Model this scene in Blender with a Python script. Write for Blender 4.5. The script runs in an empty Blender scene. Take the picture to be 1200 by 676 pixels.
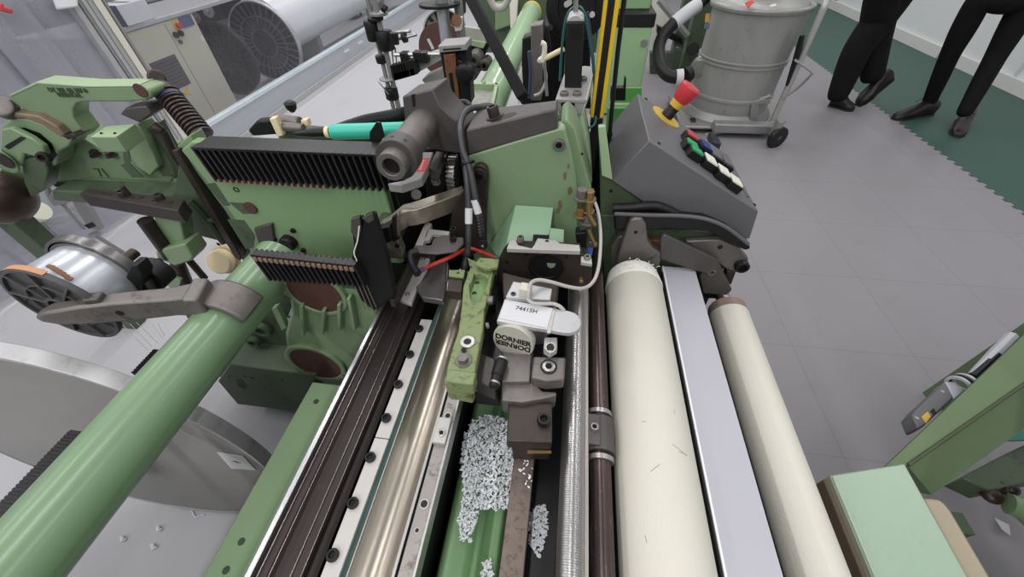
import bpy, bmesh, math, random
from mathutils import Vector, Matrix
random.seed(7)
SC = bpy.context.scene
COL = SC.collection
PI = math.pi
# ------------------------------------------------------------------ camera model
F_PX = 450.0
EYE = Vector((0, 0, 1.55))
_n = Vector((16, 442, 450)).normalized()
_y = Vector((88, -458, 450)); _y = (_y - _y.dot(_n) * _n).normalized()
_z = -_n
_x = _y.cross(_z)

def ray(px, py):
    c = Vector((px - 600, py - 338, F_PX))
    return Vector((_x.dot(c), _y.dot(c), _z.dot(c)))

def W(px, py, X=None, Y=None, Z=None):
    """measured photo point -> place in the hall, on a known plane"""
    v = ray(px, py)
    if Z is not None: t = (Z - EYE.z) / v.z
    elif Y is not None: t = Y / v.y
    else: t = X / v.x
    return EYE + v * t

def wY(Y, pts): return [W(a, b, Y=Y) for a, b in pts]
def wZ(Z, pts): return [W(a, b, Z=Z) for a, b in pts]
def wX(X, pts): return [W(a, b, X=X) for a, b in pts]
def px_len(n, p):
    d = Vector(p) - EYE
    return n * Vector((_x.z, _y.z, _z.z)).dot(d) / F_PX

def V(*a): return Vector(a)

# ------------------------------------------------------------------ materials
def lin(c):
    out = []
    for v in c:
        v = v / 255.0
        out.append(v / 12.92 if v <= .04045 else ((v + .055) / 1.055) ** 2.4)
    return out

def mat(name, col, rough=.5, metal=0.0, var=.10, vs=6.0, dirt=None, damt=.5, ds=18.0, dthr=.6, bump=0.0, bs=120.0,
        spec=.5, coat=0.0, stretch=None, alpha=None, trans=0.0):
    m = bpy.data.materials.new(name); m.use_nodes = True
    nt = m.node_tree; N = nt.nodes; L = nt.links
    b = N['Principled BSDF']
    tc = N.new('ShaderNodeTexCoord')
    src = tc.outputs['Object']
    if stretch:
        mp = N.new('ShaderNodeMapping'); mp.inputs['Scale'].default_value = stretch
        L.new(src, mp.inputs[0]); src = mp.outputs[0]
    n1 = N.new('ShaderNodeTexNoise'); n1.inputs['Scale'].default_value = vs; n1.inputs['Detail'].default_value = 5
    L.new(src, n1.inputs['Vector'])
    c = lin(col)
    mx = N.new('ShaderNodeMix'); mx.data_type = 'RGBA'
    mx.inputs[6].default_value = [max(0, v * (1 - var)) for v in c] + [1]
    mx.inputs[7].default_value = [min(1, v * (1 + var)) for v in c] + [1]
    L.new(n1.outputs['Fac'], mx.inputs[0])
    out = mx.outputs[2]
    if dirt is not None:
        n2 = N.new('ShaderNodeTexNoise'); n2.inputs['Scale'].default_value = ds; n2.inputs['Detail'].default_value = 8
        n2.inputs['Roughness'].default_value = .7
        L.new(src, n2.inputs['Vector'])
        r = N.new('ShaderNodeValToRGB')
        r.color_ramp.elements[0].position = dthr; r.color_ramp.elements[0].color = (0, 0, 0, 1)
        r.color_ramp.elements[1].position = min(1, dthr + .12); r.color_ramp.elements[1].color = (damt, damt, damt, 1)
        L.new(n2.outputs['Fac'], r.inputs[0])
        m2 = N.new('ShaderNodeMix'); m2.data_type = 'RGBA'
        L.new(r.outputs[0], m2.inputs[0]); L.new(out, m2.inputs[6]); m2.inputs[7].default_value = lin(dirt) + [1]
        out = m2.outputs[2]
    L.new(out, b.inputs['Base Color'])
    b.inputs['Roughness'].default_value = rough
    b.inputs['Metallic'].default_value = metal
    b.inputs['Specular IOR Level'].default_value = spec
    if coat: b.inputs['Coat Weight'].default_value = coat; b.inputs['Coat Roughness'].default_value = .2
    if trans: b.inputs['Transmission Weight'].default_value = trans
    if alpha is not None: b.inputs['Alpha'].default_value = alpha
    if bump:
        n3 = N.new('ShaderNodeTexNoise'); n3.inputs['Scale'].default_value = bs; n3.inputs['Detail'].default_value = 4
        L.new(src, n3.inputs['Vector'])
        bp = N.new('ShaderNodeBump'); bp.inputs['Strength'].default_value = bump; bp.inputs['Distance'].default_value = .002
        L.new(n3.outputs['Fac'], bp.inputs['Height']); L.new(bp.outputs[0], b.inputs['Normal'])
    return m

OIL = (46, 40, 34)
G = mat('green_paint', (123, 146, 112), .36, dirt=OIL, damt=.35, dthr=.66, ds=9, bump=.08, bs=60)
GT = mat('green_gloss_paint', (114, 142, 109), .3, var=.06, dirt=(80, 86, 66), damt=.35, dthr=.68, ds=7, coat=.25, bump=.05, bs=30)
GL = mat('pale_green_paint', (156, 180, 142), .4, dirt=(70, 70, 55), damt=.4, dthr=.66, ds=12)
GM = mat('mint_green_paint', (133, 166, 136), .35, var=.05)
GD = mat('shaded_green_paint', (74, 90, 68), .5, dirt=OIL, damt=.7, dthr=.55, ds=10, bump=.1, bs=80)  # loom green darkened: shade put into its colour, plus oil dirt
GW = mat('worn_yellow_green_paint', (124, 138, 94), .55, dirt=(74, 62, 46), damt=.8, dthr=.52, ds=60, bump=.25, bs=150)
GS = mat('speckled_green_paint', (128, 158, 116), .4, dirt=(52, 54, 42), damt=.75, dthr=.635, ds=75)
BLK = mat('black_plastic', (19, 19, 21), .48, var=.2, spec=.4)
RUB = mat('black_rubber', (22, 21, 23), .45, var=.2, spec=.4, bump=.05, bs=60)
BLKM = mat('black_oiled_metal', (34, 32, 34), .35, .4, var=.3, vs=25, dirt=(120, 112, 104), damt=.4, dthr=.66, ds=60)
BRN = mat('brown_oiled_steel', (62, 54, 51), .42, .45, var=.3, vs=18, dirt=(34, 28, 26), damt=.7, dthr=.55, ds=25, bump=.1, bs=140)
RECESS = mat('brown_primer', (84, 56, 50), .6, var=.15, vs=20)
CAST = mat('grey_cast_iron', (122, 117, 115), .5, .6, var=.2, vs=15, dirt=(62, 56, 54), damt=.6, dthr=.56, ds=22, bump=.3, bs=220)
CASTD = mat('dark_grey_cast_iron', (88, 84, 84), .48, .4, var=.2, vs=12, dirt=(48, 44, 44), damt=.5, dthr=.6, ds=16, bump=.15, bs=160)
STEEL = mat('bright_steel', (178, 176, 174), .36, .9, var=.1, vs=20, dirt=(110, 100, 92), damt=.5, dthr=.62, ds=30)
POL = mat('polished_steel', (176, 168, 156), .3, .95, var=.12, vs=4, dirt=(140, 130, 116), damt=.5, dthr=.58, ds=6, stretch=(1, .12, 1))
CHAN = mat('dark_brown_channel', (48, 41, 40), .5, .3, var=.35, vs=22, dirt=(96, 84, 80), damt=.5, dthr=.62, ds=50)
RAILM = mat('ground_steel', (186, 183, 181), .5, .3, var=.06, vs=20, dirt=(120, 112, 106), damt=.5, dthr=.68, ds=40)
ALU = mat('aluminium', (184, 184, 187), .42, .35, var=.12, vs=30, dirt=(150, 150, 152), damt=.6, dthr=.6, ds=45)
BRONZE = mat('worn_bronze_steel', (176, 167, 154), .34, .7, var=.2, vs=20, dirt=(92, 78, 60), damt=.6, dthr=.56, ds=20)
BRASS = mat('brass', (150, 124, 84), .4, .7, var=.15, vs=40)
SHAFT = mat('dark_oiled_shaft', (92, 80, 80), .3, .85, var=.35, vs=30, dirt=(180, 170, 168), damt=.6, dthr=.6, ds=70, stretch=(1, .5, 1))
ROLL = mat('white_roller_cover', (208, 205, 195), .85, var=.05, vs=5, dirt=(164, 161, 152), damt=.5, dthr=.66, ds=16, bump=.35, bs=260, spec=.2)
WRAP = mat('white_wrapped_tape', (236, 235, 230), .8, var=.04, bump=.3, bs=90)
PANEL = mat('grey_painted_panel', (174, 174, 183), .42, var=.03, dirt=(120, 118, 116), damt=.3, dthr=.72, ds=14)
CONS = mat('grey_console_paint', (98, 98, 102), .45, var=.08, vs=60, dirt=(130, 130, 134), damt=.25, dthr=.66, ds=90)
RED = mat('red_plastic', (196, 56, 66), .4, var=.05)
YEL = mat('yellow_plastic', (208, 172, 62), .4, var=.08)
YELT = mat('yellow_stripe', (222, 184, 22), .45, var=.05)
GRNB = mat('green_button', (40, 160, 96), .35)
BLUB = mat('blue_button', (36, 44, 120), .35)
WHT = mat('white_plastic', (228, 226, 216), .4, var=.04)
PAPER = mat('white_paper', (204, 205, 209), .7, var=.03)
CREAM = mat('cream_cap', (232, 214, 176), .5)
TEAL = mat('teal_plastic', (58, 186, 164), .35, var=.05)
TEALD = mat('dark_teal_strip', (54, 78, 72), .25, var=.4, vs=30)
REDW = mat('red_wire', (208, 62, 48), .4)
GREYC = mat('grey_cable', (176, 172, 168), .45)
BLKC = mat('black_cable', (58, 57, 62), .4)
BLUE = mat('blue_sleeve', (60, 96, 170), .4)
LINT = mat('white_lint', (234, 237, 242), .9, var=.08, spec=.1)
RUST = mat('rust_orange_steel', (124, 84, 58), .5, .3, var=.3, vs=20, dirt=(60, 40, 30), damt=.7, dthr=.55, ds=30)
RUSTB = mat('speckled_brown_steel', (112, 100, 92), .5, .4, var=.3, vs=60, dirt=(64, 52, 48), damt=.7, dthr=.52, ds=90)
GALV = mat('galvanised_steel', (150, 150, 150), .45, .45, var=.1, vs=8, dirt=(112, 110, 108), damt=.5, dthr=.58, ds=14)
DISC = mat('dull_aluminium_disc', (146, 144, 142), .45, .25, var=.08, vs=3, dirt=(140, 136, 134), damt=.5, dthr=.56, ds=5, stretch=(1, 1, 2))
DISCR = mat('scratched_aluminium_rim', (190, 190, 192), .38, .6, var=.1, vs=14, dirt=(150, 148, 146), damt=.6, dthr=.55, ds=35)
FILM = mat('silver_film', (196, 200, 208), .3, .5, var=.1, vs=5, dirt=(160, 160, 165), damt=.4, dthr=.55, ds=9)
CARD = mat('tan_band', (190, 140, 104), .6)
BEIGE = mat('beige_cabinet_paint', (182, 180, 164), .45, var=.03)
BLKT = mat('black_trouser_cloth', (21, 20, 21), .85, var=.35, vs=14, bump=1.0, bs=22, spec=.2)
SHOE = mat('black_shoe_leather', (24, 21, 21), .42, var=.2)
SHOEB = mat('brown_black_shoe_leather', (40, 30, 26), .38, var=.25)
SKIN = mat('skin', (196, 150, 126), .5)
HAIR = mat('dark_hair', (40, 32, 28), .6)
WHEELM = mat('dark_cast_flange', (44, 44, 50), .5, .3, var=.15, vs=12)
WOOD = mat('raw_wood', (190, 158, 118), .6, var=.15, vs=8, stretch=(6, 1, 6))
STICK = mat('orange_red_sticker', (214, 52, 46), .5)

def clear_mat(name, col, rough, mixf, milky):
    """thin plastic sheet: see-through, a little milky, glossy"""
    m = bpy.data.materials.new(name); m.use_nodes = True
    N = m.node_tree.nodes; L = m.node_tree.links
    N.clear()
    o = N.new('ShaderNodeOutputMaterial')
    tr = N.new('ShaderNodeBsdfTransparent'); tr.inputs[0].default_value = (.97, .97, .98, 1)
    df = N.new('ShaderNodeBsdfDiffuse'); df.inputs[0].default_value = lin(col) + [1]
    gl = N.new('ShaderNodeBsdfGlossy'); gl.inputs['Roughness'].default_value = rough
    nz = N.new('ShaderNodeTexNoise'); nz.inputs['Scale'].default_value = 3.0; nz.inputs['Detail'].default_value = 4
    tc = N.new('ShaderNodeTexCoord'); mp = N.new('ShaderNodeMapping'); mp.inputs['Scale'].default_value = (1, 2.5, .25)
    L.new(tc.outputs['Object'], mp.inputs[0]); L.new(mp.outputs[0], nz.inputs['Vector'])
    rp = N.new('ShaderNodeMapRange'); rp.inputs[3].default_value = milky * .5; rp.inputs[4].default_value = min(1, milky * 1.5)
    L.new(nz.outputs['Fac'], rp.inputs[0])
    m1 = N.new('ShaderNodeMixShader'); L.new(rp.outputs[0], m1.inputs[0]); L.new(tr.outputs[0], m1.inputs[1]); L.new(df.outputs[0], m1.inputs[2])
    m2 = N.new('ShaderNodeMixShader'); m2.inputs[0].default_value = mixf
    L.new(m1.outputs[0], m2.inputs[1]); L.new(gl.outputs[0], m2.inputs[2]); L.new(m2.outputs[0], o.inputs[0])
    return m
KNURL = mat('knurled_steel', (186, 184, 184), .3, .95, var=.03)
DRUM = mat('scratched_galvanised', (160, 160, 158), .42, .35, var=.12, vs=10, dirt=(120, 118, 116), damt=.55, dthr=.56, ds=20, stretch=(1, 1, .5), bump=.05, bs=40)
FIN = mat('black_fin_metal', (52, 51, 54), .36, .4, var=.2, vs=40)  # black metal lightened to carry the highlights on the fin edges
GREYB = mat('grey_bracket_paint', (150, 149, 148), .5, .2, var=.1, vs=20)
BLK2 = mat('matt_black_and_shade', (11, 11, 12), .6, spec=.25)  # black paint; also stands in for shade in gaps and recesses
CLEAR = clear_mat('clear_plastic_sheet', (205, 207, 215), .12, .03, .03)
MILK = clear_mat('milky_plastic_film', (170, 170, 184), .22, .08, .5)

# ------------------------------------------------------------------ mesh builder
def basis(d):
    d = Vector(d).normalized()
    u = d.cross(Vector((0, 0, 1)))
    if u.length < 1e-3: u = d.cross(Vector((0, 1, 0)))
    u.normalize()
    return d, u, d.cross(u).normalized()

class MB:
    def __init__(s): s.bm = bmesh.new()
    def face(s, vs):
        try: return s.bm.faces.new(vs)
        except ValueError: return None
    def loft(s, loops, closed=True, cap=True):
        R = [[s.bm.verts.new(p) for p in l] for l in loops]
        n = len(R[0])
        for a, b in zip(R, R[1:]):
            for i in range(n if closed else n - 1):
                j = (i + 1) % n
                s.face([a[i], a[j], b[j], b[i]])
        if cap:
            s.face(R[0][::-1]); s.face(R[-1])
        return s
    def prism(s, pts, vec):
        vec = Vector(vec); pts = [Vector(p) for p in pts]
        return s.loft([pts, [p + vec for p in pts]])
    def box(s, x0, x1, y0, y1, z0, z1):
        return s.prism([V(x0, y0, z0), V(x1, y0, z0), V(x1, y1, z0), V(x0, y1, z0)], (0, 0, z1 - z0))
    def obox(s, c, a, b, d):
        c, a, b, d = map(Vector, (c, a, b, d))
        return s.prism([c - a - b - d, c + a - b - d, c + a + b - d, c - a + b - d], d * 2)
    def tube(s, pts, r, seg=12):
        pts = [Vector(p) for p in pts]
        rs = r if isinstance(r, (list, tuple)) else [r] * len(pts)
        loops = []; u = None
        for i, p in enumerate(pts):
            d = (pts[min(i + 1, len(pts) - 1)] - pts[max(i - 1, 0)]).normalized()
            if u is None: _, u, _ = basis(d)
            u = (u - u.dot(d) * d).normalized(); w = d.cross(u)
            loops.append([p + (u * math.cos(2 * PI * k / seg) + w * math.sin(2 * PI * k / seg)) * rs[i] for k in range(seg)])
        return s.loft(loops)
    def cyl(s, p0, p1, r0, r1=None, seg=24):
        return s.lathe(p0, Vector(p1) - Vector(p0), [(0, r0), ((Vector(p1) - Vector(p0)).length, r0 if r1 is None else r1)], seg)
    def lathe(s, o, ax, prof, seg=32, cap=True, a0=0, a1=2 * PI):
        o = Vector(o); d, u, w = basis(ax)
        loops = [[o + d * t + (u * math.cos(a0 + (a1 - a0) * k / seg) + w * math.sin(a0 + (a1 - a0) * k / seg)) * max(r, 1e-5) for k in range(seg)] for t, r in prof]
        return s.loft(loops, cap=cap)
    def ring(s, p0, p1, ro, ri, seg=32):
        p0, p1 = Vector(p0), Vector(p1); h = (p1 - p0).length
        return s.lathe(p0, p1 - p0, [(0, ri), (0, ro), (h, ro), (h, ri), (0, ri)], seg, cap=False)
    def ball(s, c, r, sc=(1, 1, 1), seg=16):
        c = Vector(c)
        m = Matrix.Translation(c) @ Matrix.Diagonal((sc[0], sc[1], sc[2], 1))
        bmesh.ops.create_uvsphere(s.bm, u_segments=seg, v_segments=max(6, seg // 2), radius=r, matrix=m)
        return s
    def socket(s, p, ax, r, h):
        """socket head cap screw with its hexagon recess"""
        d, u, w = basis(ax); p = Vector(p)
        s.lathe(p, ax, [(0, r), (h * .85, r), (h, r * .9), (h, r * .58), (h * .4, r * .52)], 18)
        return s
    def hexhead(s, p, ax, r, h):
        s.lathe(p, ax, [(0, r * 1.5), (h * .2, r * 1.5)], 20)
        s.lathe(Vector(p), ax, [(h * .2, r), (h, r)], 6)
        return s
    def text(s, body, size, mtx, extrude=.0006, bold=0.0):
        cu = bpy.data.curves.new('t', 'FONT'); cu.body = body; cu.size = size; cu.extrude = extrude; cu.offset = bold
        cu.align_x = 'CENTER'; cu.align_y = 'CENTER'
        o = bpy.data.objects.new('t', cu); COL.objects.link(o)
        dg = bpy.context.evaluated_depsgraph_get()
        me = bpy.data.meshes.new_from_object(o.evaluated_get(dg))
        me.transform(mtx)
        s.bm.from_mesh(me)
        bpy.data.objects.remove(o); bpy.data.curves.remove(cu); bpy.data.meshes.remove(me)
        return s

def root_off(o):
    v = Vector((0, 0, 0))
    while o is not None:
        v += o.location; o = o.parent
    return v

def build(name, mb, m, parent=None, bevel=0.0, seg=2, smooth=True, ang=38, clean=True):
    bm = mb.bm
    if clean: bmesh.ops.remove_doubles(bm, verts=bm.verts, dist=1e-6)
    bmesh.ops.recalc_face_normals(bm, faces=bm.faces)
    if parent is None:
        xs = [v.co for v in bm.verts]
        off = V((min(p.x for p in xs) + max(p.x for p in xs)) / 2, (min(p.y for p in xs) + max(p.y for p in xs)) / 2, min(p.z for p in xs))
    else:
        off = root_off(parent)
    bmesh.ops.translate(bm, verts=bm.verts, vec=-off)
    me = bpy.data.meshes.new(name); bm.to_mesh(me); bm.free()
    me.materials.append(m)
    o = bpy.data.objects.new(name, me); COL.objects.link(o)
    if parent is None: o.location = off
    else: o.parent = parent
    if smooth and len(me.polygons):
        me.polygons.foreach_set('use_smooth', [True] * len(me.polygons))
        me.set_sharp_from_angle(angle=math.radians(ang))
    if bevel:
        b = o.modifiers.new('bevel', 'BEVEL'); b.width = bevel; b.segments = seg; b.limit_method = 'ANGLE'; b.angle_limit = math.radians(40)
        b.harden_normals = False
    return o

def thing(name, label, cat, loc, group=None):
    o = bpy.data.objects.new(name, None); COL.objects.link(o); o.location = loc; o.empty_display_size = .05
    return tag(o, label, cat, group)

def tag(o, label, cat, group=None, kind=None):
    o['label'] = label; o['category'] = cat
    if group: o['group'] = group
    if kind: o['kind'] = kind
    return o

def struct(o, label=None):
    o['kind'] = 'structure'
    if label: o['label'] = label
    return o

def bolts(parent, name, m, spots, ax, r, h, kind='socket'):
    for p in spots:
        b = MB(); getattr(b, kind)(p, ax, r, h); o = build(name, b, m, parent)
        if kind == 'socket' and parent.type == 'EMPTY': d = Vector(ax).normalized(); build('hex_recess', MB().cyl(Vector(p) + d * h * .42, Vector(p) + d * h * .6, r * .53, seg=6), BLK2, o)  # black plug paints the shade inside the screw recess

def smooth_path(pts, n=6):
    """Catmull-Rom through the points"""
    pts = [Vector(p) for p in pts]; P = [pts[0]] + pts + [pts[-1]]; out = []
    for i in range(1, len(P) - 2):
        for k in range(n):
            t = k / n; a, b, c, d = P[i - 1], P[i], P[i + 1], P[i + 2]
            out.append(.5 * ((2 * b) + (c - a) * t + (2 * a - 5 * b + 4 * c - d) * t * t + (3 * b - 3 * c + d - a) * t ** 3))
    out.append(pts[-1]); return out

UP = V(0, 0, 1); FRONT = V(0, -1, 0)
# ------------------------------------------------------------------ setting
def floor_mat():
    m = mat('painted_floor', (186, 186, 190), .38, var=.05, vs=1.2, dirt=(160, 158, 158), damt=.5, dthr=.6, ds=3.5, bump=.03, bs=20)
    return m
def tile_mat():
    m = mat('grey_vinyl_tiles', (141, 138, 143), .42, var=.06, vs=1.6, dirt=(128, 124, 126), damt=.5, dthr=.58, ds=4.0, bump=.02, bs=20)
    nt = m.node_tree; N = nt.nodes; L = nt.links; b = N['Principled BSDF']
    tc = N.new('ShaderNodeTexCoord'); mp = N.new('ShaderNodeMapping'); mp.inputs['Rotation'].default_value = (0, 0, 0)
    mp.inputs['Location'].default_value = (-.025, -.065, 0)
    br = N.new('ShaderNodeTexBrick'); br.offset = 0
    br.inputs['Scale'].default_value = 1.0; br.inputs['Brick Width'].default_value = .53; br.inputs['Row Height'].default_value = .53
    br.inputs['Mortar Size'].default_value = .0035; br.inputs['Mortar Smooth'].default_value = .3
    br.inputs['Color1'].default_value = (0, 0, 0, 1); br.inputs['Color2'].default_value = (0, 0, 0, 1); br.inputs['Mortar'].default_value = (1, 1, 1, 1)
    L.new(tc.outputs['Object'], mp.inputs[0]); L.new(mp.outputs[0], br.inputs['Vector'])
    src = b.inputs['Base Color'].links[0].from_socket
    mx = N.new('ShaderNodeMix'); mx.data_type = 'RGBA'; mx.inputs[7].default_value = lin((112, 108, 110)) + [1]
    ml = N.new('ShaderNodeMath'); ml.operation = 'MULTIPLY'; ml.inputs[1].default_value = .35
    L.new(br.outputs['Color'], ml.inputs[0]); L.new(ml.outputs[0], mx.inputs[0]); L.new(src, mx.inputs[6])
    L.new(mx.outputs[2], b.inputs['Base Color'])
    return m
struct(build('floor', MB().box(-9, 6, -3, 16, -.1, 0), floor_mat()), 'pale grey painted factory floor')
TILE = tile_mat()
struct(build('floor_aisle', MB().box(.28, 3.03, -3, 16, 0, .006), TILE), 'grey vinyl tiled aisle')
# green interlocking mat strip with toothed edge
mb = MB(); pts = [V(4.48, -3, .001), V(4.48, 16, .001)]
y = 16.0
while y > -3:
    pts += [V(3.03, y, .001), V(3.0, y - .012, .001), V(3.0, y - .04, .001), V(3.03, y - .052, .001)]; y -= .085
mb.prism(pts[::-1], (0, 0, .008))
struct(build('floor_mat_strip', mb, mat('green_floor_tile', (53, 86, 76), .5, var=.08, vs=2, bump=.05, bs=200), smooth=False), 'dark green tiled strip along the white wall')
WALLM = mat('white_wall_panel', (226, 228, 230), .5, var=.02)
w = MB().box(4.5, 4.62, -3, 16, 0, 4)
wall = struct(build('wall_right', w, WALLM), 'white panelled wall')
sk = MB(); sk.box(4.47, 4.5, -3, 6.05, .0, .13); sk.box(4.47, 4.5, 6.08, 16, 0, .13)
struct(build('baseboard_right', sk, mat('white_skirting', (216, 216, 214), .5, var=.04, dirt=(150, 145, 138), damt=.5, dthr=.62, ds=12), bevel=.006))
tr = MB()
for yy in (4.96, 6.06, 7.6): tr.box(4.488, 4.5, yy, yy + .03, .13, 4)
struct(build('trim_1', tr, mat('wall_joint_strip', (205, 207, 210), .5)))

# ------------------------------------------------------------------ camera, world, lamps
cam = bpy.data.cameras.new('camera'); co = bpy.data.objects.new('camera', cam); COL.objects.link(co)
Rm = Matrix(((_x.x, -_x.y, -_x.z), (_y.x, -_y.y, -_y.z), (_z.x, -_z.y, -_z.z)))
co.matrix_world = Matrix.Translation(EYE) @ Rm.to_4x4()
cam.sensor_width = 36; cam.lens = F_PX / 1200 * 36; cam.clip_start = .02; cam.clip_end = 60
SC.camera = co
wd = bpy.data.worlds.new('hall'); SC.world = wd; wd.use_nodes = True
wd.node_tree.nodes['Background'].inputs[0].default_value = (.93, .95, 1, 1)
wd.node_tree.nodes['Background'].inputs[1].default_value = .20
def lamp(x, y, sx, sy, power, z=3.6):
    l = bpy.data.lights.new('tube_light', 'AREA'); l.shape = 'RECTANGLE'; l.size = sx; l.size_y = sy; l.energy = power; l.color = (1, .985, .97)
    o = bpy.data.objects.new('tube_light', l); COL.objects.link(o); o.location = (x, y, z)
for x, p in ((-4.2, 150), (-2.3, 150), (-.5, 150), (1.5, 110), (3.4, 75)):
    for y, q in ((-3.6, 1.9), (-.6, .85), (2.6, .9), (5.8, 1), (9, 1)): lamp(x, y, .16, 2.6, p * .225 * q)
SC.view_settings.view_transform = 'Standard'; SC.view_settings.look = 'None'; SC.view_settings.exposure = -.1; SC.view_settings.gamma = 1
SC.view_settings.use_curve_mapping = False

# ------------------------------------------------------------------ front rollers
YE = .89
c1 = V(.228, 0, .728)
t = thing('take_up_roller', 'thick white covered take-up roller left of the grey cover strip', 'roller', (.228, .2, .648))
b = MB(); b.lathe(V(.228, -.5, .728), (0, 1, 0), [(0, .0), (0, .0785), (.005, .08), (YE + .45, .08), (YE + .455, .0785), (YE + .46, .06)], 64); build('sleeve', b, ROLL, t)
b = MB()
prof = [(0, .079)]
for k in range(9): prof += [(k * .006, .0812 - .0009 * k), (k * .006 + .0055, .0816 - .001 * k)]
prof += [(.06, .055)]
b.lathe(V(.228, YE - .062, .728), (0, 1, 0), prof, 64)
build('end_wrap', b, WRAP, t)
b = MB()
for i in range(16):
    a = PI * (.25 + .55 * random.random()); p = V(.228 + .083 * math.cos(a), YE - .05 + .04 * random.random(), .728 + .083 * math.sin(a))
    q = p + V(random.uniform(-.02, .02), random.uniform(-.012, .012), .003); b.tube(smooth_path([p, (p + q) / 2 + V(0, 0, .004), q], 3), .0008, 5)
build('loose_threads', b, WRAP, t)
build('journal', MB().cyl(V(.228, YE - .02, .728), V(.228, YE + .06, .728), .03), STEEL, t)
t = thing('press_roller', 'thinner white covered roller right of the grey cover strip', 'roller', (.541, .2, .565))
b = MB(); b.lathe(V(.541, -.5, .62), (0, 1, 0), [(0, .0), (0, .0545), (.005, .055), (1.36, .055), (1.365, .0545), (1.366, .03)], 56); build('sleeve', b, ROLL, t)
b = MB(); b.lathe(V(.541, .86, .62), (0, 1, 0), [(0, .0556), (.03, .054), (.032, .03)], 48); build('end_collar', b, mat('brown_stained_end', (142, 120, 108), .6, var=.3, vs=40), t)
build('journal', MB().cyl(V(.541, .86, .62), V(.541, .97, .62), .022), STEEL, t)
# grey cover strip
t = thing('cover_strip', 'long flat grey sheet metal strip lying between the two white rollers', 'cover', (.365, .2, .735))
PX0, PX1, ZP = .3155, .4105, .752
build('sheet', MB().prism([V(PX0 + .004, -.5, ZP), V(PX1, -.5, ZP), V(PX1, -.5, ZP - .03), V(PX1 - .003, -.5, ZP - .03), V(PX1 - .003, -.5, ZP - .003), V(PX0 + .004, -.5, ZP - .003)], (0, 1.42, 0)), PANEL, t, .0008)
build('edge_lip', MB().box(PX0, PX0 + .0042, -.5, .92, ZP - .012, ZP + .001), mat('white_lip', (232, 232, 236), .4), t, .0006)
SCUFF = mat('grey_scuff', (150, 148, 142), .8)
for p, q in (((787, 522), (806, 533)), ((795, 530), (806, 532)), ((762, 553), (772, 546)), ((752, 494), (757, 495)), ((757, 626), (759, 635)), ((790, 480), (790, 485))):
    a_, b__ = W(*p, Z=.8), W(*q, Z=.8); pts_ = []
    for k in range(4):
        c_ = a_.lerp(b__, k / 3); xx = min(max(c_.x, .16), .30); pts_.append(V(xx, c_.y, .728 + math.sqrt(max(0, .0803 ** 2 - (xx - .228) ** 2))))
    build('scuff', MB().tube(pts_, .0005, 5), SCUFF, bpy.data.objects['take_up_roller'])
build('dark_gap_strip', MB().box(PX0 - .0035, PX0, -.5, .9, ZP - .02, ZP - .004), BLK, t)  # black strip paints the shaded gap between roller and cover

# shafts between
t = thing('knurled_breast_rod', 'shiny finely grooved steel rod right of the block clamps', 'rod', (.058, .2, .777))
pr = [(0, 0), (0, .0235)]
yk = 0.0
while yk < 1.0:
    pr += [(yk + .0022, .0235), (yk + .0026, .0226), (yk + .0032, .0226), (yk + .0036, .0235)]; yk += .0036
pr += [(1.02, .0235), (1.02, .0)]
build('rod', MB().lathe(V(.058, -.28, .801), (0, 1, 0), pr, 40), KNURL, t, ang=60)
build('guard_strip', MB().box(.0795, .0865, -.4, .76, .779, .805), mat('pale_edge_strip', (190, 184, 176), .35, .7), t, .001)
t = thing('oiled_cross_shaft', 'dark oily steel shaft beside the thick white roller', 'shaft', (.114, .2, .736))
build('shaft', MB().cyl(V(.114, -.5, .758), V(.114, .95, .758), .0215, seg=40), SHAFT, t)
for (pa, pb) in (((690, 495), (690, 528)),):
    ya = W(693, 487, Z=.775).y; yb = W(693, 527, Z=.775).y
    cl = build('clamp_collar', MB().ring(V(.114, yb, .758), V(.114, ya, .758), .031, .02), CASTD, t, .002)
    build('clamp_ear', MB().box(.084, .112, yb + .004, ya - .004, .772, .795), CASTD, t, .003)
    bolts(t, 'clamp_screw', STEEL, [V(.099, (ya + yb) / 2, .795)], UP, .0085, .009)
for k, yy in enumerate((ya + .012, yb - .012)):
    build('ring', MB().ring(V(.114, yy - .005, .758), V(.114, yy + .005, .758), .028, .02), STEEL, t, .001)

# ------------------------------------------------------------------ sley rails
b = MB(); prof = [(-.457, .78), (-.452, .771), (-.438, .771), (-.434, .76), (-.405, .753), (-.402, .764), (-.385, .764), (-.38, .75), (-.365, .744), (-.365, .64), (-.457, .64)]
t = thing('dark_channel_beam', 'long dark brown oiled channel beam with a bright edge beside the green angle bar', 'beam', (-.41, .2, .64))
b.prism([V(x, -.4, z) for x, z in prof], (0, 1.33, 0)); build('channel', b, CHAN, t, .0015)
build('edge_strip', MB().box(-.4695, -.459, -.4, .66, .70, .781), mat('chrome_edge', (196, 195, 200), .3, .85), t, .0015)
b = MB()
for xx in (-.4525, -.4335, -.4015, -.384): b.box(xx, xx + .0015, -.4, .9, .76 if xx < -.41 else .755, .7745 if xx < -.41 else .7665)
build('wear_line', b, mat('worn_bright_line', (150, 140, 136), .3, .8), t)
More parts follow.
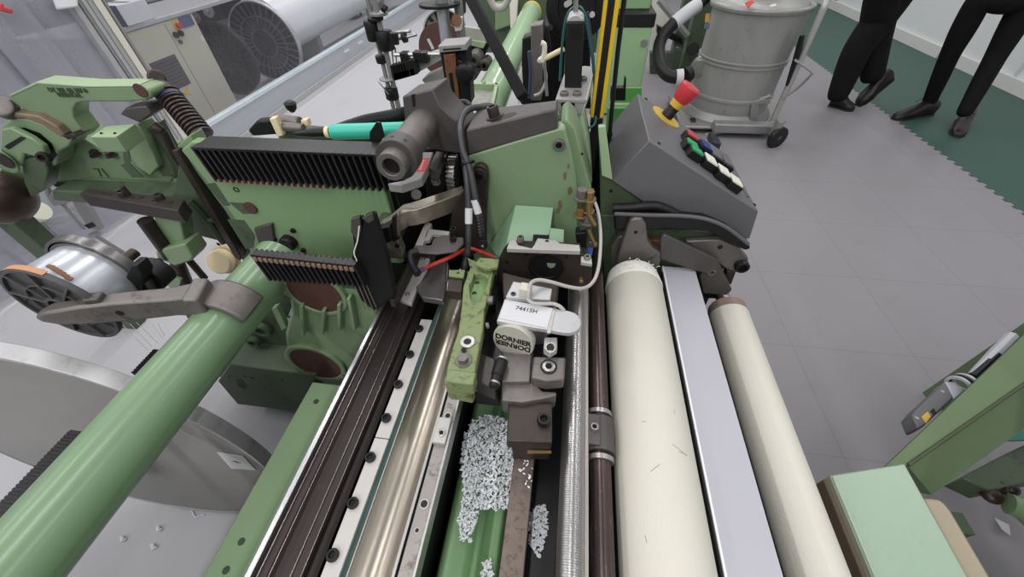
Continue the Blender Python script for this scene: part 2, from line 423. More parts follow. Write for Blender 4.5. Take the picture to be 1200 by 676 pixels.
# bolted guide rail
ZR = .812
t = thing('bolted_guide_rail', 'flat pale steel guide rail with a row of dark screws', 'rail', (-.31, .2, .80))
xl, xr = -.447 * .738, -.408 * .738
ys = W(446, 513, Z=ZR).y
build('bar', MB().box(xl, xr, -.4, ys - .0008, ZR - .02, ZR), RAILM, t, .001)
build('bar', MB().box(xl, xr, ys + .0008, W(497, 374, Z=ZR).y, ZR - .02, ZR), RAILM, t, .001)
bolts(t, 'rail_screw', BLKM, [W(p[0], p[1], Z=ZR) for p in ((491.5, 386), (480.5, 416), (467, 451), (453, 490.5), (434.5, 536.5), (414, 590), (390.5, 651))], UP, .0098, .007)
# glass-like strip and polished race
build('race_edge_strip', MB().box(-.302, -.2915, -.4, .66, .785, .806), TEALD, None, .001)
tag(bpy.data.objects['race_edge_strip'], 'narrow dark teal strip between bolted rail and polished race', 'strip')
prof = []
x0, x1 = -.2895, -.222
for k in range(13):
    u = k / 12; prof.append((x0 + (x1 - x0) * u, .806 - .016 * math.sin(PI * u) ** .8 + (-.006 * u)))
t = thing('polished_race', 'broad hollow polished steel race with bright reflections', 'race', (-.255, .2, .77))
b = MB(); b.prism([V(x, -.4, z) for x, z in prof] + [V(x1, -.4, .77), V(x0, -.4, .77)], (0, 1.13, 0)); build('trough', b, POL, t, 0, ang=30)
build('bright_lip', MB().box(x0 - .002, x0 + .001, -.4, .73, .785, .809), STEEL, t, .0008)
build('bright_lip', MB().box(x1 - .001, x1 + .005, -.4, .6, .77, .801), STEEL, t, .0008)
# drilled strip
ZS = .806
t = thing('drilled_side_bar', 'narrow drilled steel bar right of the polished race', 'bar', (-.195, .2, .79))
xa, xb = -.2115, -.1875
holes = [W(*p, Z=ZS) for p in ((527, 466), (523, 487), (494, 590), (485.6, 621))]
build('bar', MB().box(xa, xb, -.4, .6, ZS - .03, ZS), mat('scratched_steel_bar', (150, 146, 142), .4, .7, var=.2, vs=30, dirt=(80, 74, 70), damt=.7, dthr=.55, ds=30), t, .001)
build('lip', MB().box(xb + .0005, xb + .0055, -.4, .6, ZS - .03, ZS + .005), STEEL, t, .0006)
for h, r in zip(holes, (.005, .0075, .0085, .0045)):
    h.x = (xa + xb) / 2
    hb = build('hole_rim', MB().ring(h - V(0, 0, .002), h + V(0, 0, .0012), r, r * .72), STEEL, t)
    build('hole', MB().cyl(h - V(0, 0, .002), h + V(0, 0, .0006), r * .74), BLK, t)
cpt = W(513.5, 507, Z=ZS + .012)
build('clamp_tab', MB().box(xa - .002, xb, W(510, 521, Z=ZS).y, W(513, 491, Z=ZS).y, ZS, ZS + .012), RAILM, t, .001)
bolts(t, 'tab_screw', STEEL, [V((xa + xb) / 2, cpt.y, ZS + .012)], UP, .0078, .003)

# bed and lower green beam with lint
t = thing('loom_bed', 'dark loom bed below the rails and rollers', 'machine bed', (0, .2, 0))
build('trough', MB().box(-.455, .585, -.45, .925, .34, .56), BLK2, t, .004)  # trough and rail support are black to paint the shade under the rails
build('rail_support', MB().box(-.30, -.192, -.4, .6, .56, .768), BLK2, t, .002)
build('unseen_shade_frame', MB().box(-1.7, .55, -.6, -.45, 0, .95), GD, t, .01)  # unseen block added out of view to shade the lower left floor
build('pedestal', MB().box(-.4, .42, .55, .95, 0, .34), GD, t, .004)
build('pedestal', MB().box(-.4, .42, -.45, -.1, 0, .34), GD, t, .004)
b = MB(); prof = [(-.18, .56), (-.18, .665), (-.175, .672), (-.135, .672), (-.128, .668), (-.118, .650), (-.108, .650), (-.098, .672), (-.085, .682), (-.07, .68), (-.062, .668), (-.062, .56)]
b.prism([V(x, -.4, z) for x, z in prof], (0, 1.3, 0))
tag(build('lower_cross_beam', b, mat('fresh_green_paint', (116, 154, 108), .38, var=.06), None, .003), 'bright green ridged beam lying low under the white lint', 'beam')
RBX0, RBX1, RBZ = -.0565, -.0155, .758
tag(build('brown_stop_bar', MB().box(RBX0, RBX1, -.4, W(612, 530, Z=RBZ).y, RBZ - .06, RBZ), RUSTB, None, .0015), 'long brown speckled flat bar between lint and knurled rod', 'bar')

def flakes(name, label, n, spread):
    b = MB()
    for i in range(n):
        p = spread()
        a = random.random() * 2 * PI; l = random.uniform(.0022, .0044); wv = l * random.uniform(.35, .6)
        d = V(math.cos(a), math.sin(a), random.uniform(-.4, .6)).normalized(); e = d.cross(UP).normalized(); n_ = d.cross(e)
        c = p + V(0, 0, .002)
        b.loft([[c - d * l + e * .0003, c - d * l - e * .0003, c - d * l + n_ * .0004],
                [c + e * wv, c - e * wv, c + n_ * wv * .8], [c + d * l + e * .0003, c + d * l - e * .0003, c + d * l + n_ * .0004]])
    o = build(name, b, LINT, None, clean=False, smooth=False)
    return tag(o, label, 'lint', None, 'stuff')
def in_poly(poly, x, y):
    c = False; j = len(poly) - 1
    for i in range(len(poly)):
        if (poly[i][1] > y) != (poly[j][1] > y) and x < (poly[j][0] - poly[i][0]) * (y - poly[i][1]) / (poly[j][1] - poly[i][1]) + poly[i][0]: c = not c
        j = i
    return c
def spread_on(poly, z, hump):
    P = [W(a, c, Z=z) for a, c in poly]; pl = [(p.x, p.y) for p in P]
    xs = [p[0] for p in pl]; ys = [p[1] for p in pl]
    cx = sum(xs) / len(xs); cy = sum(ys) / len(ys); ex = max(xs) - min(xs); ey = max(ys) - min(ys)
    def f():
        while True:
            x, y = random.uniform(min(xs), max(xs)), random.uniform(min(ys), max(ys))
            if in_poly(pl, x, y):
                q = 1 - min(1, ((x - cx) / ex * 1.8) ** 2 + ((y - cy) / ey * 1.8) ** 2)
                return V(x, y, z + random.random() * hump * (.25 + q))
    return f
flakes('lint_heap', 'large heap of white lint flakes on the green lower beam', 2800, spread_on([(552, 497), (570, 490), (590, 492), (603, 500), (604, 540), (600, 596), (585, 600), (563, 598), (552, 636), (540, 636), (538, 612), (545, 575), (540, 545), (545, 512), (556, 492)], .682, .034))
flakes('lint_heap', 'small heap of white lint between brown bar and knurled rod', 420, spread_on([(626, 595), (640, 592), (642, 620), (632, 655), (621, 640), (618, 610)], .70, .014))
flakes('lint_heap', 'tiny patch of white lint low on the green beam', 60, spread_on([(566, 660), (575, 655), (578, 676), (562, 676)], .682, .006))
flakes('lint_heap', 'few white lint flakes scattered on the brown bar', 26, spread_on([(606, 528), (626, 530), (622, 575), (610, 560)], .76, .003))
build('lint_shelf', MB().box(-.03, .04, -.4, .5, .66, .70), BLKM, bpy.data.objects['loom_bed'], .002)

# blocks on the rod
def block(name, label, top_px, z, h, m, cut=None):
    P = wZ(z, top_px); b = MB().prism(P, (0, 0, -h))
    c = sum(P, V(0, 0, 0)) / len(P)
    t = thing(name, label, 'clamp block', (c.x, c.y, z - h)); build('body', b, m, t, .0025); return t
t = block('flat_clamp_block', 'square dark brown clamp block with one socket screw above the lint', [(596, 470), (647, 472), (647, 518.5), (593.5, 517)], .862, .03, BRN)
bolts(t, 'socket_screw', BLKM, [W(637, 494, Z=.862)], UP, .0125, .014)
build('foot', MB().prism(wZ(.832, [(600, 476), (645, 478), (645, 524), (600, 524)]), (0, 0, -.06)), BRN, t, .002)
build('shim', MB().prism(wZ(.826, [(618, 527), (646, 528), (646, 531), (618, 531)]), (0, 0, -.003)), BRASS, t)

# temple casting below the sensor
t = thing('temple_bracket', 'grey steel casting with rounded clamp block holding the knurled rod', 'bracket', (.0, .42, .8))
b = MB(); b.prism(wZ(.875, [(588, 412), (625, 412), (625, 448), (636, 458), (652, 459), (652, 463), (636, 467), (612, 471), (588, 469)]), (0, 0, -.05)); build('base', b, CAST, t, .003)
build('web', MB().prism(wZ(.888, [(590, 416), (623, 415), (621, 447), (588, 447)]), (0, 0, -.02)), CAST, t, .002)
b = MB(); P = wZ(.905, [(625.5, 417), (663, 418), (661.5, 444), (640, 446), (622.5, 442)]); b.prism(P, (0, 0, -.035)); build('clamp_block', b, CAST, t, .004)
bolts(t, 'socket_screw', STEEL, [W(643, 430, Z=.905)], UP, .0125, .004)
build('screw_recess', MB().ring(W(643, 430, Z=.905), W(643, 430, Z=.905) + V(0, 0, .0015), .0165, .013), BLK, t)
b = MB(); P = [W(638, 395, Z=.93), W(653, 395, Z=.93), W(653, 408, Z=.93), W(645, 413, Z=.93), W(637, 408, Z=.93)]
build('lug', b.prism(P, (0, 0, -.02)), ALU, t, .002)
build('lug_ring', MB().ring(W(645, 407, Z=.932), W(645, 407, Z=.936), .0105, .0075), STEEL, t, .0005)
build('lug_hole', MB().cyl(W(645, 407, Z=.931), W(645, 407, Z=.9335), .0075), BLK, t)
build('side_arm', MB().prism(wZ(.87, [(560, 412), (580, 420), (580, 455), (558, 446), (555, 425)]), (0, 0, -.05)), CASTD, t, .003)
build('oily_base', MB().prism(wZ(.80, [(560, 318), (600, 325), (645, 345), (640, 420), (590, 430), (585, 462), (552, 458), (556, 400)]), (0, 0, -.06)), BLKM, t, .006)
build('oily_boss', MB().cyl(W(574, 362, Z=.80), W(574, 362, Z=.80) + V(0, 0, .03), .016), BLKM, t, .002)
build('plug', MB().cyl(W(610, 465, Z=.862), W(610, 465, Z=.862) + V(0, -.006, .008), .006), BLKM, t)

# round plunger handle
p0, p1 = W(588.5, 422, Z=.905), W(578.5, 453, Z=.90)
t = thing('plunger_handle', 'short black cylindrical handle hanging in front of the round lettered cap', 'handle', (p1.x, p1.y, .88))
d = (p1 - p0)
build('grip', MB().lathe(p0, d, [(0, .009), (.008, .0135), (d.length * .6, .0125), (d.length * .62, .0108), (d.length, .0102), (d.length + .002, .008)], 28), RUB, t)
build('end_ring', MB().lathe(p1 - d * .16, d, [(0, .0105), (.003, .0108), (.004, .0102)], 28), STEEL, t)
build('neck', MB().lathe(p0 - d * .08, d, [(0, .009), (.002, .0125), (.006, .0125), (d.length * .1, .0132)], 24), STEEL, t)

# aluminium sensor unit with number label and the lettered cap
ZT = .952
e1 = W(650, 361, Z=ZT) - W(591.4, 350, Z=ZT); e1.normalize(); e2 = V(-e1.y, e1.x, 0)
t = thing('sensor_unit', 'silver sensor unit with paper number label above a round lettered cap', 'sensor', (-.03, .52, .88))
o = W(582, 376, Z=ZT); q = W(591.4, 350, Z=ZT); e = W(650, 361, Z=ZT); g = W(672, 389, Z=ZT); tip = W(681, 376, Z=ZT)
rc = (W(664, 366, Z=ZT) + W(668, 388, Z=ZT)) / 2
end = []
a0 = W(662, 364, Z=ZT); rr = (W(662, 364, Z=ZT) - W(668, 390, Z=ZT)).length / 2
cc = (W(662, 364, Z=ZT) + W(667, 390, Z=ZT)) / 2
for k in range(9):
    an = PI / 2 - PI * k / 8; end.append(cc + e1 * math.cos(an) * rr + e2 * math.sin(an) * rr)
build('arm_plate', MB().prism([o, q] [::-1] + [] if False else [q] + end + [o], (0, 0, -.011)), ALU, t, .0015)
lp = [W(585, 373, Z=ZT), W(593, 351.5, Z=ZT), W(648, 361.5, Z=ZT), W(641, 384.5, Z=ZT)]
cen = sum(lp, V(0, 0, 0)) / 4
lb = build('number_label', MB().prism([p + V(0, 0, .0012) for p in lp], (0, 0, -.0014)), PAPER, t); lb['label'] = 'white paper label with a printed number'
def frame(c, ex, ey, ez): return Matrix(((ex.x, ey.x, ez.x, c.x), (ex.y, ey.y, ez.y, c.y), (ex.z, ey.z, ez.z, c.z), (0, 0, 0, 1)))
tc_ = W(617, 363, Z=ZT + .0016)
build('label_number', MB().text('74415H', .0145, frame(tc_, e1, e2, UP), .0003), mat('print_black', (60, 60, 64), .6), lb)
build('retaining_wire', MB().prism([p + V(0, 0, .002) for p in wZ(ZT, [(648.5, 360.5), (651.5, 361), (645, 391), (641, 391)])], (0, 0, -.004)), STEEL, t)
build('lower_housing', MB().prism(wZ(.935, [(584, 374), (592, 352), (648, 362), (640, 386), (625, 388)]), (0, 0, -.05)), CASTD, t, .004)
up = wZ(.962, [(601.4, 329.5), (647, 338), (644.6, 351), (592.5, 348)])
build('upper_plate', MB().prism(up, (0, 0, -.02)), ALU, t, .0015)
bolts(t, 'plate_screw', CASTD, [W(601.5, 344.5, Z=.962)], UP, .0058, .002)
cn = W(616, 340, Z=.974)
build('cable_plug', MB().obox(cn, e1 * .012, e2 * .011, UP * .012), mat('beige_plug', (202, 196, 182), .5), t, .002)
# lettered cap: upright disc turned a little
pc = W(601, 401.5, Y=.468)
nrm = (-(e2 + e1 * .07) * .95 + UP * .13).normalized(); ex = (e1 - e2 * .07).normalized(); ey = nrm.cross(ex).normalized()
rcap = px_len(25.5, pc)
cap = build('round_cap', MB().lathe(pc - nrm * .022, nrm, [(0, rcap * .96), (.018, rcap), (.022, rcap * .97), (.0225, .01)], 48), mat('pale_cap', (190, 188, 176), .5, .2, var=.06, vs=30), t, .0006)
cap['label'] = 'round pale cap with a black name printed twice'
tm = mat('letter_black', (20, 20, 22), .5)
build('lettering', MB().text('DORNIER', rcap * .40, frame(pc + nrm * .0006 + ey * rcap * .17, ex, ey, nrm), .0003, .0007), tm, cap)
build('lettering', MB().text('DORNIER', rcap * .40, frame(pc + nrm * .0006 - ey * rcap * .17, -ex, -ey, nrm), .0003, .0007), tm, cap)
build('cap_body', MB().lathe(pc - nrm * .034, nrm, [(0, rcap * .7), (.014, rcap * .75)], 32), CASTD, t, .002)
# knurled adjusting knob at the left of the sensor
k0 = W(578, 352, Z=.93)
build('knob', MB().cyl(k0, k0 + V(-.012, 0, 0), .010, seg=20), CAST, t, .001)
build('knob', MB().cyl(W(573, 381, Z=.92), W(569, 382, Z=.92), .007, seg=20), CAST, t, .001)
build('back_body', MB().prism(wZ(.93, [(588, 318), (612, 324), (655, 334), (650, 362), (590, 348)]), (0, 0, -.06)), BRN, t, .004)

def cable(name, label, pts, r, m, cat='cable', parent=None):
    o = build(name, MB().tube(smooth_path(pts, 8), r, 10), m, parent)
    if parent is None: tag(o, label, cat)
    return o
cable('sensor_cable', 'light grey cable looping from the silver sensor up to the brass fittings',
      [W(619, 348, Z=.972), W(620, 338, Z=.985), W(623, 331, Z=.985), W(632, 328, Z=.98), W(648, 331, Z=.97), W(664, 335.5, Z=.955), W(680, 338, Z=.94), W(690, 335, Z=.93), W(697, 327, Z=.93), W(701, 315, Z=.94), W(703, 300, Z=.95), W(704, 280, Z=.96), W(703, 262, Z=.97), W(700, 245, Z=.985), W(695, 232, Z=1.0)], .0042, GREYC)
cable('sensor_cable', 'short grey cable curling under the paper number label',
      [W(618, 350, Z=.97), W(624, 355, Z=.965), W(636, 356, Z=.962), W(648, 356, Z=.96), W(656, 359, Z=.958), W(661, 364, Z=.95)], .004, GREYC)
# ------------------------------------------------------------------ green clamp lever between race and sensor
ZL = .93
t = thing('worn_clamp_lever', 'worn yellow-green clamp lever with a long slot and two bolts', 'lever', (-.12, .5, .85))
out = [(552, 312), (564, 308), (577, 314), (573, 345), (568, 372), (563, 398), (558, 425), (555, 447), (552, 451), (540, 449), (523, 446), (524, 430), (530, 408), (537, 388), (541, 360), (543, 335)]
slot = [(555, 322), (565, 320), (572, 325), (568, 341), (563, 352), (558, 355), (552, 351), (550, 337)]
P = wZ(ZL, out); S = wZ(ZL, slot)
b = MB(); H = .03
# rim of the lever as a quad strip from slot to outline around the slot, body below it
body = wZ(ZL, [(568, 360), (566, 385), (561, 410), (558, 425), (555, 447), (552, 451), (540, 449), (523, 446), (524, 430), (530, 408), (537, 388), (541, 358)])
b.prism(body, (0, 0, -H))
b.prism(wZ(ZL, [(543, 335), (552, 312), (556, 320), (550, 337), (551.5, 350), (556, 355), (562, 353), (567, 343), (573, 325), (577, 314), (573, 345), (568, 361), (541, 359)]), (0, 0, -H))
b.prism(wZ(ZL, [(552, 312), (564, 308), (577, 314), (572.5, 326), (565, 320), (555.5, 321)]), (0, 0, -H))
build('arm', b, GW, t, .003)
build('slot_floor', MB().prism(wZ(ZL - .02, [(548, 318), (576, 318), (570, 358), (545, 356)]), (0, 0, -.015)), mat('smooth_green_slot', (120, 150, 100), .4), t)
for p in ((559, 332), (556, 344)): build('slot_hole', MB().cyl(W(p[0], p[1], Z=ZL - .0195), W(p[0], p[1], Z=ZL - .019), .0055), BLK, t)
wp = W(548, 401, Z=ZL)
build('washer', MB().ring(wp, wp + V(0, 0, .003), .015, .0075), STEEL, t, .0006)
build('hole', MB().cyl(wp, wp + V(0, 0, .001), .0078), BLK, t)
bp = W(544, 420, Z=ZL)
build('hex_bolt', MB().hexhead(bp - V(0, .006, 0), UP, .0105, .014), CAST, t, .0006)
build('set_screw', MB().cyl(W(543.5, 410, Z=ZL), W(543.5, 410, Z=ZL + .006), .0052), BLKM, t)
build('foot_step', MB().prism(wZ(ZL + .004, [(524, 432), (558, 436), (554, 451), (522, 446)]), (0, 0, -.036)), GW, t, .003)
build('foot_step', MB().prism(wZ(.905, [(521, 440), (554, 446), (551, 455), (521, 449)]), (0, 0, -.06)), GW, t, .003)
build('top_tab', MB().prism(wZ(.95, [(556, 309), (562, 301), (585, 303), (583, 312), (570, 315)]), (0, 0, -.012)), GW, t, .003)
build('side_tab', MB().prism(wZ(.925, [(526, 316), (545, 316), (543, 325), (526, 323)]), (0, 0, -.006)), GW, t, .001)
build('side_tab_block', MB().prism(wZ(.918, [(526, 323), (543, 325), (541, 342), (524, 340)]), (0, 0, -.03)), BRN, t, .002)
build('tab_hole', MB().cyl(W(537, 320, Z=.9252), W(537, 320, Z=.926), .003), BLK, t)

# ------------------------------------------------------------------ brown bearing plate
YB = .70
t = thing('bearing_plate', 'brown bearing plate with a large dark bore below the mint green cover', 'bearing plate', (-.05, YB, .7))
b = MB()
outer = [(596, 290), (680, 294), (681, 307), (694, 309), (692, 338), (580, 336), (584, 309), (588, 300)]
P = wY(YB, outer)
build('plate', b.prism(P, (0, .03, 0)), BRN, t, .002)
cb = W(640, 312, Y=YB); rb = px_len(19, cb)
build('bore_collar', MB().ring(cb + V(0, -.004, 0), cb + V(0, .004, 0), rb * 1.12, rb * .9), mat('dark_bore_collar', (50, 40, 40), .3, .6), t, .001)
build('bore', MB().cyl(cb + V(0, -.002, 0), cb + V(0, .001, 0), rb * .92, seg=36), BLK, t)
build('bore_highlight', MB().cyl(W(646, 309, Y=YB - .003), W(646, 309, Y=YB - .001), px_len(5, cb)), GD, t)  # lighter disc paints a highlight inside the bore
# pale machined lip along the top
zl = W(640, 291, Y=YB - .002).z + .003
lip = [(594, 291), (597, 282), (604, 280), (607, 287), (623, 291), (626, 287), (630, 279), (651, 281), (656, 285), (679, 287), (680, 294)]
build('machined_lip', MB().prism(wZ(zl, lip), (0, 0, -.012)), RAILM, t, .001)
build('machined_lip', MB().prism(wZ(zl - .02, [(681, 300), (693, 302), (694, 309), (681, 307)]), (0, 0, -.01)), RAILM, t, .001)
bolts(t, 'lip_screw', CAST, [W(610, 282, Z=zl + .002)], UP, .0085, .012)
bolts(t, 'lip_screw', STEEL, [W(688, 303, Z=zl - .02)], UP, .008, .008)
build('lip_hole', MB().cyl(W(641, 283, Z=zl + .0003), W(641, 283, Z=zl + .0008), .0045), BLK, t)
for p in ((594, 307), (592, 318), (617, 298), (664, 301)):
    c = W(*p, Y=YB); build('drill_hole', MB().cyl(c + V(0, -.0006, 0), c + V(0, .0002, 0), .0048), BLK, t)
c = W(681, 326, Y=YB); build('stud', MB().lathe(c, FRONT, [(0, .006), (.012, .006), (.014, .004)], 16), BRASS, t)

# ------------------------------------------------------------------ green side frame casting
YF = .86
t = thing('green_side_frame', 'large pale green side frame casting below the grey angled clamp bar', 'machine frame', (-.1, 1.0, .5))
face = [(549, 183), (600, 167), (655, 151), (662, 151), (672, 190), (676, 218), (677, 295), (640, 330), (560, 330), (553, 292), (551, 240)]
build('face_plate', MB().prism(wY(YF, face), (0, .045, 0)), G, t, .004)
sp = [(656, 146), (664, 140), (674, 150), (684, 190), (693, 222), (692, 300), (677, 300), (676, 218), (670, 185)]
build('side_flange', MB().prism(wY(YF + .03, sp), (0, .12, 0)), G, t, .004)
build('frame_box', MB().prism(wY(YF + .07, [(556, 190), (655, 158), (664, 165), (672, 300), (676, 335), (560, 335), (556, 300)]), (0, .22, 0)), GD, t, .004)
build('dark_gap_filler', MB().box(-.02, .30, 1.22, 1.24, 0, 1.02), BLK2, t)  # black sheet added to paint the dark gap behind the frame
for p, m in (((655, 169), CAST), ((682, 187), BLK)):
    c = W(*p, Y=YF)
    if m is CAST: bolts(t, 'frame_bolt', CAST, [c], FRONT, px_len(7, c), .008)
    else: build('flange_hole', MB().cyl(c + V(0, .028, 0), c + V(0, .0295, 0), .003), BLK, t)
# rust runs on the face
b = MB()
for p, s in (((656, 240), 1.0), ((654, 247), .7), ((662, 206), .8), ((668, 224), 1.0), ((666, 195), .5)):
    c = W(*p, Y=YF - .0006); h = .014 * s
    b.prism([c + V(h * .5 * math.cos(a) * random.uniform(.6, 1.1), 0, h * math.sin(a) * random.uniform(.7, 1.2)) for a in [k * PI / 5 for k in range(10)]], (0, .0012, 0))
build('rust_stain', b, mat('rust_stain', (112, 96, 62), .7, var=.3, vs=60), t)

# mint sheet cover on the frame
t = thing('mint_cover', 'mint green bent sheet metal hood on the green side frame', 'cover', (-.08, .82, .88))
zt = W(625, 241, Y=YF - .01).z
T1, T2 = W(604, 240, Y=YF - .005), W(648.5, 243, Y=YF - .005)
L1, L2 = W(593, 288, Y=.752), W(642, 289, Y=.752)
dn = (T2 - T1).cross(L1 - T1).normalized()
if dn.z < 0: dn = -dn
b = MB(); b.prism([T1, T2, L2, L1], -dn * .003); build('hood', b, GM, t, .001)
S1, S2 = W(573, 287, Y=YF - .005), W(583, 303, Y=.752)
n2 = (T1 - S1).cross(L1 - S1).normalized()
if n2.x > 0: n2 = -n2
build('side_wing', MB().prism([T1, L1, S2, S1], -n2 * .003), GM, t, .001)
R1 = [W(645, 267, Y=.79), W(661, 269, Y=.79), W(660, 292, Y=.74), W(642, 291, Y=.74)]
n3 = (R1[1] - R1[0]).cross(R1[3] - R1[0]).normalized()
if n3.z < 0: n3 = -n3
build('step_tab', MB().prism([p + n3 * .001 for p in R1], -n3 * .003), GM, t, .001)
def on_pl(p0, n, px, py, h=0.0):
    v = ray(px, py); return EYE + v * ((p0 + n * h - EYE).dot(n) / v.dot(n))
K = [on_pl(T1, dn, *p, .012) for p in ((625, 274.5), (656, 276), (657, 286), (624, 284))]
build('dark_notch', MB().prism(K, -dn * .001), BLK2, t)

# brown lever plate on the left of the face, with pivot bolt
YA = YF - .02
t = thing('brown_pivot_arm', 'flat brown pivot arm bolted on the left edge of the green side frame', 'arm', (-.2, YA, .85))
arm = [(544, 222), (552, 200), (557, 194), (564, 193), (570, 197), (572, 206), (570, 250), (569, 290), (556, 298), (527, 300), (526, 272), (530, 247)]
build('plate', MB().prism(wY(YA, arm), (0, .018, 0)), BRN, t, .003)
c = W(562, 205, Y=YA)
build('pivot_boss', MB().ring(c, c + FRONT * .006, .019, .011), BRN, t, .001)
bolts(t, 'pivot_bolt', BLKM, [c], FRONT, .011, .009)

# ------------------------------------------------------------------ grey angled clamp bar, block and hollow shaft
t = thing('angled_clamp_bar', 'heavy dark grey angled clamp bar with a big brown socket screw', 'clamp bar', (-.15, .98, 1.08))
YBar = .862
P0, P1 = W(546, 152.5, Y=YBar), W(652.5, 127, Y=YBar)
uB = (P1 - P0).normalized(); nB = V(-uB.z, 0, uB.x)
yb0 = on_pl(P0, nB, 649, 118).y; yb1 = on_pl(P0, nB, 560, 128).y
bf = [P0, P1, W(653, 152, Y=YBar), W(549, 182, Y=YBar)]
b = MB(); dpt = max(.05, min(.12, yb0 - YBar)); dpl = max(dpt, min(.16, yb1 - YBar))
b.loft([[p for p in bf], [p + V(0, d_, 0) for p, d_ in zip(bf, (dpl, dpt, dpt, dpl))]])
build('bar', b, CASTD, t, .004)
sc = on_pl(P0, nB, 580, 137)
build('washer', MB().lathe(sc, nB, [(0, .021), (.003, .021)], 28), BRN, t, .0006)
bolts(t, 'socket_screw', BRN, [sc + nB * .003], nB, .0135, .022)
sl = [on_pl(P0, nB, *p, .0006) for p in ((576, 143), (596, 138), (606, 133), (603, 131), (590, 134), (574, 140))]
build('slot', MB().prism(sl, -nB * .0008), BLK, t)
# left block
t = thing('grey_shaft_block', 'dark grey machined block carrying the hollow shaft end', 'block', (-.33, .95, 1.05))
YBk = .93
blk = [(471, 117), (481, 128), (508, 121), (512, 102), (517, 100), (530, 125), (541, 155), (548, 185), (500, 176), (470, 150)]
fr = wY(YBk, [(471, 113), (507, 104), (514, 122), (527, 135), (545, 150), (548, 181), (520, 178), (497, 172), (474, 140)])
build('body', MB().prism(fr, (.015, .085, 0)), CASTD, t, .004)
c = W(512.5, 109, Y=YBk + .03)
d = V(1, .1, .3)
build('side_bore_ring', MB().ring(W(512, 110, Y=YBk + .035) , W(512, 110, Y=YBk + .035) + V(.004, 0, .0015), .019, .012), CAST, t, .001)
build('slit', MB().prism(wY(YBk - .0008, [(482, 111), (486, 110), (487, 124), (484, 126)]), (0, .002, 0)), BLK, t)
t = thing('hollow_shaft', 'thick hollow grey steel shaft end with a collar pointing at the viewer', 'shaft', (-.36, .8, 1.1))
ax0 = W(458, 196, Y=.70); ax1 = W(498, 143, Y=YBk + .01)
d = (ax1 - ax0).normalized(); Ln = (ax1 - ax0).length
r1 = px_len(17.5, ax0)
build('tube_end', MB().ring(ax0, ax0 + d * .05, r1, r1 * .6, 40), CAST, t, .0015)
build('bore', MB().cyl(ax0 + d * .012, ax0 + d * .014, r1 * .62), BLK, t)
build('collar', MB().ring(ax0 + d * .03, ax0 + d * .075, r1 * 1.46, r1 * .9, 44), CASTD, t, .002)
build('shaft', MB().lathe(ax0 + d * .07, d, [(0, r1 * 1.18), (Ln - .07, r1 * 1.18)], 40), CAST, t)
hp = ax0 + d * .045; side = V(.6, -.3, .74).normalized()
for ss in (V(.55, 0, .85), V(-.05, 0, 1)):
    ss = (ss - ss.dot(d) * d).normalized()
    build('collar_hole', MB().cyl(hp + ss * r1 * 1.40, hp + ss * r1 * 1.475, .004, seg=14), BLK, t)

# ------------------------------------------------------------------ light bracket with the red sticker, worn lever
t = thing('stickered_bracket', 'light grey bracket with a small red sticker beside the hollow shaft', 'bracket', (-.35, .85, 1.0))
zs = 1.075
out = [(454, 215), (474, 211), (481, 205), (487, 188), (491, 178), (508, 178), (501, 196), (494, 209), (470, 217)]
build('plate', MB().prism(wZ(zs, out), (0, 0, -.022)), GREYB, t, .002)
st = wZ(zs + .0008, [(493, 186), (503, 184.5), (498, 200), (487, 201)])
s_ = build('sticker', MB().prism(st, (0, 0, -.0012)), STICK, t); s_['label'] = 'red sticker with a pale printed line'
b = MB()
for k in range(7):
    u = .15 + k * .11; p = st[3].lerp(st[0], u); q = st[2].lerp(st[1], u); m_ = p.lerp(q, .42); w_ = (q - p) * (.08 if k % 2 else .13); hgt = (st[0] - st[3]) * .03
    b.prism([m_ - w_ - hgt + V(0, 0, .0004), m_ + w_ - hgt + V(0, 0, .0004), m_ + w_ + hgt + V(0, 0, .0004), m_ - w_ + hgt + V(0, 0, .0004)], (0, 0, -.0006))
build('sticker_print', b, PAPER, s_)
build('slide_block', MB().prism(wZ(1.07, [(502, 196), (511, 177), (520, 178), (511, 200)]), (0, 0, -.03)), CASTD, t, .002)
build('hex_nut', MB().hexhead(W(511, 212, Y=.9), FRONT, .009, .012), CAST, t)
t = thing('worn_steel_lever', 'worn shiny steel lever arm reaching from the black plates to the brown arm', 'lever', (-.36, .85, .9))
zl2 = .99
tp = [(443, 264), (472, 239.5), (482, 237), (542, 217), (544, 223), (539, 227), (495, 243), (484, 246), (474, 247), (463, 254), (452, 264)]
P = wZ(zl2, tp)
build('arm', MB().prism(P, (0, 0, -.05)), BRONZE, t, .003)
YW = W(452, 264, Z=zl2).y
build('leg', MB().prism(wY(YW, [(444, 264), (466, 252), (466, 282), (472, 295), (471, 304), (452, 302), (450, 280)]), (0, .025, 0)), BRONZE, t, .003)
build('leg_rib', MB().prism(wY(YW - .006, [(459, 255), (464, 252), (465, 282), (460, 284)]), (0, .01, 0)), BRN, t, .001)
for p in ((466, 277), (466, 287)):
    c = W(*p, Y=YW - .008); bolts(t, 'screw', BLKM, [c], FRONT, .006, .006)
build('buffer_block', MB().prism(wY(YW - .02, [(443, 268), (456, 266), (459, 283), (448, 288), (443, 280)]), (0, .03, 0)), BLK, t, .003)

